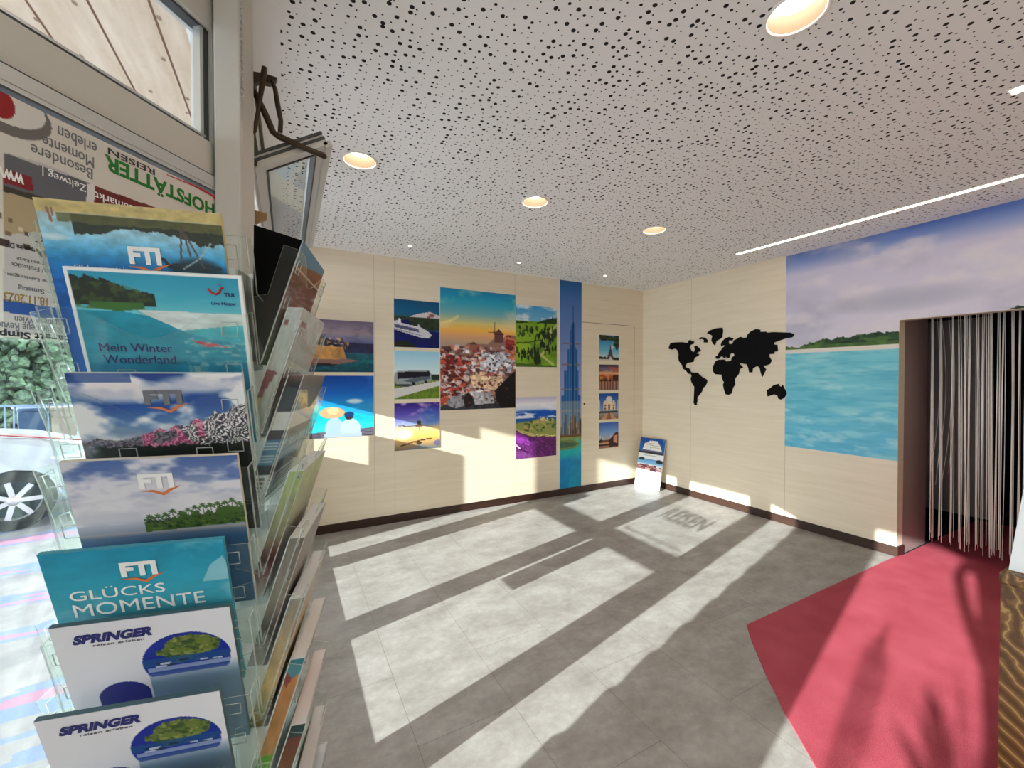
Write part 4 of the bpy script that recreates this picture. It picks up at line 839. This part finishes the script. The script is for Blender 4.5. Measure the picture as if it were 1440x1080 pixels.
def x_teal(c): c.poly([(0, 0), (1, 0), (1, .12), (.5, .16), (0, .1)], (60, 130, 146)); c.poly([(.0, .1), (.5, .16), (.3, .22), (0, .18)], (130, 40, 20)); c.rect(0, .74, 1, 1, (112, 176, 44)); c.rect(0, .8, 1, .81, (200, 230, 160)); c.rect(0, .92, 1, .93, (200, 230, 160))
def x_wine(c): c.rect(0, 0, 1, .1, (34, 60, 60)); c.rect(0, .74, 1, 1, (96, 160, 44))
M_BK = mat('black_cover', (5, 4, 5), .8, 0, .1)
SIDE = [(0, cov([(0, (150, 96, 60)), (.3, (110, 56, 24)), (.6, (120, 50, 20)), (.68, (40, 80, 20)), (1, (60, 120, 24))], x_orange), M_BK, 'black backed brochure with brown and green cover, top of the side pockets', 0),
 (1, cov([(0, (200, 206, 204)), (1, (186, 192, 192))], x_glass), M_WHITEP, 'white brochure with a dark red wine glass on its cover', 0),
 (2, cov([(0, (120, 90, 80)), (.08, (40, 40, 44)), (.14, (20, 44, 66)), (.4, (30, 40, 60))], x_blue), M_WHITEP, 'navy and pale blue brochure with fine printed lines, third side pocket down', 0),
 (3, cov([(0, (170, 190, 130)), (.5, (150, 150, 120)), (.7, (90, 40, 44)), (1, (190, 190, 196))]), M_WHITEP, 'white brochure with pale green and dark red cover, fourth side pocket down', -.05),
 (4, cov([(0, (120, 110, 100)), (.5, (150, 140, 130)), (.7, (90, 86, 84)), (1, (170, 170, 170))]), M_WHITEP, 'white brochure with grey brown cover, fifth side pocket down', -.05),
 (5, cov([(0, (150, 140, 130)), (.4, (190, 160, 120)), (.7, (226, 190, 130)), (1, (90, 100, 60))]), M_WHITEP, 'white brochure with a warm golden cover, sixth side pocket down', -.04),
 (6, cov([(0, (200, 120, 40)), (.3, (190, 120, 60)), (.7, (206, 150, 90)), (1, (206, 150, 90))], x_teal), M_WHITEP, 'brochure with an orange and teal cover ending in bright green', -.03),
 (7, cov([(0, (110, 20, 24)), (.3, (120, 70, 30)), (.7, (150, 100, 56)), (1, (100, 150, 50))], x_wine), M_WHITEP, 'brochure with a dark red and brown cover below the orange one', -.03),
 (8, cov([(0, (190, 150, 110)), (.05, (20, 40, 90)), (.6, (20, 70, 100)), (1, (30, 90, 110))]), M_WHITEP, 'navy blue brochure near the foot of the side pockets', -.04),
 (9, cov([(0, (50, 120, 130)), (.14, (60, 130, 140)), (.16, (130, 20, 40)), (1, (110, 30, 40))]), M_WHITEP, 'dark red brochure with teal top, lowest in view of the side pockets', -.01)]
for k, cvf, endm, lab, dz in SIDE: wedge('side_brochure', k, cvf, endm, lab, dz=dz)
# far side: brochures that cut the stepped shadow edge on the floor
for k in range(13):
    o = panel('travel_brochure', Cv(4, 4, (120 + 8 * k, 150, 170)), BW, BH, .007, M_PRINT); tag(o, 'catalogue in the far side pockets, turned away from view', 'brochure', 'catalogues on the far side')
    zt = Z0 - PITCH * k; o.matrix_world = MS @ Matrix.Rotation(math.pi, 4, 'Z') @ Matrix.Translation((0, -(.18 - BH * math.sin(TILT)), zt - BH * math.cos(TILT))) @ Matrix.Rotation(TILT, 4, 'X')

# ================================================================== POSTER IN THE WINDOW (hung upside down)
PS0, PS1, PZ0, PZ1 = .072, .70, 1.572, 2.005
PW, PH = PS1 - PS0, PZ1 - PZ0
def plx(x, y):
    s, z = onA(x, y); return s - (PS0 + PS1) / 2, PZ1 - z                    # poster-local x, z
def puv(x, y):
    a, b = plx(x, y); return a / PW + .5, 1 - b / PH
c = Cv(320, 230, (214, 208, 202))
def pp(pts, col, al=1.): c.poly([puv(*q) for q in pts], col, al)
pp([(0, 215), (60, 232), (130, 262), (245, 305), (300, 330), (300, 470), (0, 470)], (190, 184, 186))
pp([(0, 216), (120, 258), (120, 300), (0, 290)], (96, 96, 104)); pp([(0, 262), (80, 285), (80, 318), (0, 312)], (60, 58, 50))
pp([(0, 270), (80, 292), (80, 326), (0, 330)], (176, 156, 126)); pp([(0, 238), (40, 250), (42, 270), (0, 258)], (130, 30, 40)); pp([(128, 262), (250, 305), (250, 330), (128, 300)], (110, 34, 34)); pp([(117, 258), (128, 262), (128, 300), (117, 300)], (220, 216, 214))
c.blobs(60, .55, .36, 1., .5, .008, .012, [(120, 100, 76), (214, 196, 170), (70, 56, 50), (90, 70, 60)], 3, True)
pp([(0, 420), (90, 436), (90, 452), (0, 438)], (36, 78, 150)); pp([(0, 474), (110, 482), (110, 490), (0, 488)], (150, 156, 158))
a = puv(-2, 150); c.ell(a[0], a[1], .11, .11, (110, 106, 104)); c.ell(a[0] - .005, a[1] + .025, .09, .09, (216, 212, 208)); a = puv(-4, 150); c.ell(a[0], a[1] + .01, .03, .06, (150, 16, 24))
po = panel('window_poster', c, PW, PH, .003, M_PRINT)
po.matrix_world = Matrix(((DA.x, -NA.x, 0, 0), (DA.y, -NA.y, 0, 0), (0, 0, -1, 0), (0, 0, 0, 1)))
pc = PA + DA * ((PS0 + PS1) / 2) + NA * .006; po.matrix_world = Matrix.Translation((pc.x, pc.y, PZ1)) @ po.matrix_world
tag(po, 'travel agency poster hanging upside down in the left window', 'poster')
def ptext(s, pa, pb, hpx, m, bold=0., nm='lettering'):
    (x0, z0), (x1, z1) = plx(*pa), plx(*pb); (_, zz) = plx(pa[0], pa[1] + hpx)
    text(nm, s, x0, x1, (z0 + z1) / 2, zz - z0, -.0033, m, po, bold)
# pa: right end in the photo (start of the word) on its base line, pb: left end
ptext('HOFSTÄTTER', (297, 287), (142, 217), 21, M_GREEN, .03, 'logo_lettering')
ptext('REISEN', (213, 237), (147, 210), 8, M_INK, .01)
ptext('erleben', (131, 203), (76, 177), 16, M_GINK); ptext('Momente', (127, 222), (54, 190), 15, M_GINK); ptext('Besondere', (125, 238), (38, 202), 15, M_GINK)
ptext('Zeltweg |', (116, 256), (54, 236), 13, M_LW); ptext('Wolfsberg | Neumarkt', (262, 318), (128, 264), 12, M_LW); ptext('www', (28, 247), (-16, 230), 14, M_LW, .02)
ptext('265,–', (76, 344), (44, 333), 11, M_INK, .02); ptext('Preis pro Person im DZ', (84, 358), (2, 336), 9, M_INK, .01)
for i, (s, y) in enumerate((('Inkludierte Leistungen:', 398), ('Reise Hotel Frühstück', 385), ('Transfer Programm Karte', 376))): ptext(s, (95, y), (2 + 8 * i, y - 16), 6, M_GINK)
ptext('Freitag – Samstag', (96, 412), (20, 400), 8, M_GINK); ptext('17.11.2023 – 18.11.2023', (130, 428), (0, 412), 11, mat('gold_ink', (150, 120, 60), .5), .01)
ptext('Shopping in Wien', (96, 452), (15, 440), 11, M_GINK); ptext('Sehen Sie die neue Revue', (110, 463), (-10, 452), 10, M_GINK); ptext('Kabarett Simpl', (112, 470), (-12, 462), 12, M_INK, .03)
bm = bmesh.new(); tube(bm, [(plx(230, 246)[0], -.0036, plx(230, 246)[1]), (plx(270, 262)[0], -.0036, plx(270, 262)[1]), (plx(296, 276)[0], -.0036, plx(296, 276)[1]), (plx(302, 288)[0], -.0036, plx(302, 288)[1]), (plx(298, 298)[0], -.0036, plx(298, 298)[1])], [.0008, .0022, .003, .0026, .0006], 6); new_obj('swoosh', bm, M_RED, po)

# ================================================================== TILTED TRANSOM WINDOW AND ITS OPENER
hx, hz, tx, tz = -.095, 2.185, .118, 2.318
HL = math.hypot(tx - hx, tz - hz); HA = math.atan2(tz - hz, tx - hx)
MH = Matrix.Translation((hx, 1.56, hz)) @ Matrix.Rotation(-HA, 4, 'Y')          # local x from hinge to free edge, y along the front, z up
tw = empty('transom_window', (0, 0, 0)); tag(tw, 'small grey window flap tilted inward above the brochure stand', 'window flap')
HY = 1.25
def hbox(b, x0, x1, y0, y1, z0, z1, bev=.0): box(b, x0, x1, y0, y1, z0, z1, 0, bev, MH)
bm = bmesh.new(); hbox(bm, 0, HL, 0, .04, -.022, .018); hbox(bm, 0, HL, HY - .04, HY, -.022, .018); hbox(bm, 0, .035, .04, HY - .04, -.022, .018); hbox(bm, HL - .04, HL, .04, HY - .04, -.022, .018); hbox(bm, HL - .012, HL + .012, 0, HY, -.03, -.012)
new_obj('sash', bm, M_FRAME, tw)
bm = bmesh.new(); hbox(bm, .0, HL, -.004, .0, -.004, .004); hbox(bm, 0, HL, -.006, .0, .012, .02); hbox(bm, .034, HL - .04, .04, .046, -.026, .0); hbox(bm, .034, .04, .04, HY - .04, -.026, .0); hbox(bm, HL - .046, HL - .04, .04, HY - .04, -.026, .0); new_obj('gasket', bm, M_FRAME2, tw)
bm = bmesh.new(); hbox(bm, .03, HL - .035, .03, HY - .03, -.006, .0); new_obj('pane', bm, M_GLASS, tw)
op = empty('window_opener', (0, 0, 0)); tag(op, 'dark bronze scissor stay and rod that opens the tilted window flap', 'window opener')
def q(x, y, Y=1.55): return on_plane(x, y, (0, Y, 0), Vector((0, 1, 0)))
bm = bmesh.new(); prism(bm, [q(345, 95), q(349, 96), q(354, 100), q(372, 103), q(390, 109), q(388, 113), q(380, 117), q(366, 114), q(356, 117), q(352, 124), q(345, 132)], (0, .02, 0)); new_obj('bracket', bm, M_BRONZE, op)
bm = bmesh.new(); tube(bm, [q(353, 120, 1.548), q(372, 158, 1.545), q(384, 186, 1.545), q(392, 192, 1.545), q(404, 197, 1.545), q(430, 209, 1.545), q(455, 219, 1.545), q(459, 222, 1.545)], [.009, .010, .010, .0105, .010, .009, .010, .006], 8); new_obj('stay_arm', bm, M_BRONZE, op)
bm = bmesh.new(); tube(bm, [q(382, 114, 1.54), q(387, 125, 1.54), q(391, 150, 1.54), q(395, 170, 1.54), q(394, 186, 1.54)], [.006, .007, .008, .007, .007], 8); new_obj('link_arm', bm, M_BRONZE, op)
bm = bmesh.new(); tube(bm, [q(372, 95, 1.535), q(371, 104, 1.535), q(364, 150, 1.535), q(358, 184, 1.535), q(352, 195, 1.535), q(351, 230, 1.535), q(352, 300, 1.535), q(352, 372, 1.535)], [.008, .009, .006, .006, .006, .006, .005, .005], 8); new_obj('operating_rod', bm, M_BRONZE, op)
bm = bmesh.new(); tube(bm, [q(349, 118, 1.6), q(353, 170, 1.6), q(361, 218, 1.6)], .007, 6); tube(bm, [q(358, 120, 1.6), q(364, 165, 1.6), q(370, 214, 1.6)], .006, 6); new_obj('rear_arms', bm, mat('olive_grey_metal', (120, 118, 100), .5, .5), op)
bm = bmesh.new(); prism(bm, [q(346, 216), q(350, 220), q(362, 226), q(361, 232), q(352, 232), q(347, 240)], (0, .02, 0)); new_obj('rod_guide', bm, M_BRONZE, op)
bm = bmesh.new(); prism(bm, [q(352, 294), q(375, 300), q(375, 308), q(360, 314), q(352, 312)], (0, .015, 0)); new_obj('latch', bm, mat('brass_latch', (150, 120, 84), .4, .5), op)
# thin bead chain beside the post
bm = bmesh.new(); a, b_ = q(338, -8, 1.44), q(341, 140, 1.44)
for i in range(60):
    p = a.lerp(b_, i / 59) + Vector((.003 * math.sin(i * 1.7), 0, 0)); r = bmesh.ops.create_icosphere(bm, subdivisions=1, radius=.0036, matrix=Matrix.Translation(p))
tag(new_obj('bead_chain', bm, M_ALU), 'thin metal bead chain hanging beside the window post', 'chain')

# ================================================================== OUTSIDE: CAR, FENCE, BINS, HEDGE, HOUSE
def car():
    Yd = Vector((.93, .37, 0)).normalized(); n = Vector((Yd.y, -Yd.x, 0))         # Yd = forwards, n = towards the viewer
    base = Vector((-2.50, 6.25, -.08)) ; Mc = Matrix(((Yd.x, -n.x, 0, base.x), (Yd.y, -n.y, 0, base.y), (0, 0, 1, base.z), (0, 0, 0, 1)))   # local x fwd, y away from the viewer; origin = front wheel contact
    t = empty('parked_car'); t.matrix_world = Mc; tag(t, 'silver car parked in the street, seen through the left window', 'car')
    sil = mat('silver_car_paint', (196, 206, 216), .25, .4); gl = mat('dark_car_glass', (40, 56, 70), .08); tyre = mat('tyre_rubber', (26, 28, 32), .8); rim = mat('alloy_rim', (214, 216, 220), .3, .6)
    prof = [(.86, .28), (.9, .45), (.84, .62), (.6, .80), (.2, .90), (-.35, .98), (-.9, 1.34), (-1.5, 1.46), (-2.3, 1.42), (-3.0, 1.05), (-3.45, .98), (-3.5, .6), (-3.42, .3), (-2.98, .27)]
    arch = lambda cx: [(cx - .36 * math.cos(math.pi * i / 8), .27 + .36 * math.sin(math.pi * i / 8)) for i in range(9)]
    low = arch(-2.6) + arch(0)
    bm = bmesh.new(); pts = prof + low
    W0 = 1.74; N = 7; rings = []
    for j in range(N):
        f = j / (N - 1); y = W0 * f; e = abs(f - .5) * 2
        ring = []
        for x, z in pts:
            ins = .0 if z < .75 else (z - .75) * .32 * e ** 2
            yy = y + (ins if f < .5 else -ins); xx = x - (.22 * e ** 3 if x > .5 else 0) + (.15 * e ** 3 if x < -3.3 else 0)
            ring.append(bm.verts.new((xx, yy - .02, z)))
        rings.append(ring)
    n_ = len(pts)
    for a, b in zip(rings, rings[1:]):
        for i in range(n_): bm.faces.new((a[i], b[i], b[(i + 1) % n_], a[(i + 1) % n_])).smooth = True
    bm.faces.new(rings[0]); bm.faces.new(rings[-1][::-1]); new_obj('body', bm, sil, t)
    bm = bmesh.new(); prism(bm, [(-.5, .06, 1.0), (-.95, .17, 1.29), (-1.5, .2, 1.39), (-2.3, .19, 1.36), (-2.85, .1, 1.04)], (0, -.03, 0)); new_obj('side_window', bm, gl, t)
    bm = bmesh.new(); prism(bm, [(-.38, .2, 1.0), (-.38, 1.5, 1.0), (-.88, 1.42, 1.35), (-.88, .28, 1.35)], (.02, 0, .02)); new_obj('windscreen', bm, gl, t)
    bm = bmesh.new(); prism(bm, [(.26, -.03, .72), (.5, -.02, .735), (.78, .06, .66), (.74, .04, .58), (.45, -.03, .64)], (.02, .1, .03)); new_obj('headlight', bm, mat('headlight_lens', (226, 232, 236), .1), t)
    bm = bmesh.new(); prism(bm, [(-.2, .25, .99), (.55, .3, .84), (.5, .42, .85), (-.2, .4, 1.0)], (0, 0, .012)); new_obj('bonnet_reflection', bm, mat('red_painted_reflection', (150, 30, 44), .3), t)  # red reflection on the bonnet, put in as a coloured strip
    for wx in (0, -2.6):
        for wy in (.06, 1.64):
            Mw = Matrix.Translation((wx, wy, .31)) @ Matrix.Rotation(R(90), 4, 'X')
            bm = bmesh.new(); lathe(bm, [(.2, -.09), (.29, -.1), (.31, -.06), (.31, .06), (.29, .1), (.2, .09)], 36, 0, Mw); w = new_obj('wheel', bm, tyre, t, True)
            bm = bmesh.new(); lathe(bm, [(.21, .085), (.2, .07), (.195, .0)], 36, 0, Mw); lathe(bm, [(0, .08), (.05, .08), (.055, .04)], 20, 0, Mw)
            for i in range(7):
                a = 2 * math.pi * i / 7; box(bm, .03, .205, -.022, .022, .045, .075, 0, 0, Mw @ Matrix.Rotation(a, 4, 'Z'))
            new_obj('rim', bm, rim, w); 
            bm = bmesh.new(); lathe(bm, [(.195, .0), (0, .0)], 24, 0, Mw); new_obj('brake_disc', bm, mat('teal_grey_disc', (60, 80, 86), .5), w)  # disc behind the spokes in one even teal grey
    return t
car()
def gp(x, d): 
    v = ray(x, 532); v = Vector((v.x, v.y, 0)).normalized() * d; return v
f0, f1 = gp(-60, 14), gp(190, 13)
fn = empty('street_fence', (f0.x, f0.y, -.08)); tag(fn, 'dark blue metal railing fence across the street', 'fence'); dv = (f1 - f0); L = dv.length; fn.rotation_euler = (0, 0, math.atan2(dv.y, dv.x))
M_FENCE = mat('blue_grey_fence', (70, 92, 130), .5)
bm = bmesh.new(); box(bm, 0, L, -.015, .015, .1, .14); box(bm, 0, L, -.015, .015, .98, 1.02); new_obj('rails', bm, M_FENCE, fn)
bm = bmesh.new()
for i in range(int(L / .13)): box(bm, i * .13, i * .13 + .018, -.009, .009, .14, .98)
tag(new_obj('bars', bm, M_FENCE, fn), None, None, None, 'stuff')
for i, (x, col, lab) in enumerate(((44, (30, 62, 92), 'dark blue wheeled bin in front of the fence'), (88, (150, 130, 120), 'grey brown wheeled bin beside the blue one'))):
    p = gp(x, 12.2); t = empty('wheeled_bin', (p.x, p.y, -.08), .4); tag(t, lab, 'bin', 'wheeled bins in the street'); m = mat('bin_plastic', col, .5)
    bm = bmesh.new(); a = [(-.15, -.22, .05), (.15, -.22, .05), (.15, .22, .05), (-.15, .22, .05)]; b = [(-.18, -.28, .95), (.18, -.28, .95), (.18, .28, .95), (-.18, .28, .95)]
    va = [bm.verts.new(v) for v in a]; vb = [bm.verts.new(v) for v in b]; bm.faces.new(va); bm.faces.new(vb)
    for k in range(4): bm.faces.new((va[k], va[(k + 1) % 4], vb[(k + 1) % 4], vb[k]))
    new_obj('body', bm, m, t); boxobj('lid', -.195, .195, -.3, .3, .955, 1.02, m, t, .02)
    for sx in (-1, 1):
        bm = bmesh.new(); lathe(bm, [(0, -.03), (.1, -.03), (.1, .03), (0, .03)], 20, 0, Matrix.Translation((sx * .17, .24, .1)) @ Matrix.Rotation(R(90), 4, 'Y')); new_obj('wheel', bm, M_BLACK, t)
p = gp(-58, 19); hd = empty('hedge', (p.x, p.y, -.1)); tag(hd, 'tall green hedge behind the fence', 'hedge')
bm = bmesh.new(); hr = random.Random(8)
for i in range(3000):
    c0 = Vector((hr.uniform(-3, 2.1), hr.uniform(-1, .6), hr.uniform(.1, 3.4))); r = bmesh.ops.create_icosphere(bm, subdivisions=1, radius=hr.uniform(.06, .16), matrix=Matrix.Translation(c0) @ Matrix.Rotation(hr.uniform(0, 3), 4, (1, .3, .5)))
    for v in r['verts']: v.co += Vector((hr.uniform(-.05, .05), hr.uniform(-.05, .05), hr.uniform(-.05, .05)))
hm = mat('hedge_leaves', (70, 104, 84), .7); t = NT(hm); t.ln(t.ramp(t.noise(t.coords(), 9, 4), [(.35, rgba((26, 48, 40))), (.65, rgba((84, 112, 78)))]), t.b.inputs['Base Color'])
new_obj('foliage', bm, hm, hd); hd.rotation_euler = (0, 0, R(22))
bm = bmesh.new(); tube(bm, [(-.5, 0, 0), (-.5, 0, 1.5)], .08, 8); new_obj('stem', bm, M_BASE, hd)
p = gp(105, 24); hs = empty('white_house', (p.x, p.y, -.1), R(20)); tag(hs, 'white building across the street behind the fence', 'building')
boxobj('wall', -2.6, 6, 0, 6, 0, 3.2, mat('white_render', (236, 240, 248), .8), hs)
bm = bmesh.new(); prism(bm, [(-2.9, -.4, 3.15), (6.3, -.4, 3.15), (6.3, 6.4, 5.0), (-2.9, 6.4, 5.0)], (0, 0, .18)); new_obj('roof', bm, mat('slate_roof', (120, 124, 134), .7), hs)
boxobj('window', .6, 1.7, -.04, 0, 1.0, 2.1, mat('house_glass', (110, 134, 160), .2), hs)

# ================================================================== LIGHT, WORLD, CAMERA
sun = bpy.data.lights.new('sun', 'SUN'); sun.energy = 10; sun.angle = R(.53); sun.color = (1.0, .99, .97)
so = bpy.data.objects.new('sun', sun); COL.objects.link(so)
so.rotation_euler = Vector((1, .25, -.3)).to_track_quat('-Z', 'Y').to_euler()
w = bpy.data.worlds.new('sky'); sc.world = w; w.use_nodes = True; nt = w.node_tree
bg = nt.nodes['Background']; bg.inputs[0].default_value = (.86, .92, 1.0, 1); bg.inputs[1].default_value = 4.4

cam = bpy.data.cameras.new('camera'); cam.sensor_fit = 'HORIZONTAL'; cam.sensor_width = 36; cam.lens = 36 * F / 1440; cam.clip_start = .02; cam.clip_end = 200
co = bpy.data.objects.new('camera', cam); COL.objects.link(co)
co.matrix_world = Matrix(((RT.x, UP.x, -FW.x, 0), (RT.y, UP.y, -FW.y, 0), (RT.z, UP.z, -FW.z, CAMH), (0, 0, 0, 1)))
sc.camera = co
sc.view_settings.view_transform = 'Standard'; sc.view_settings.look = 'None'; sc.view_settings.gamma = 1; sc.view_settings.use_curve_mapping = False
sc.view_settings.exposure = 0.8
sc.cycles.transparent_max_bounces = 48; sc.cycles.max_bounces = 10; sc.cycles.diffuse_bounces = 6
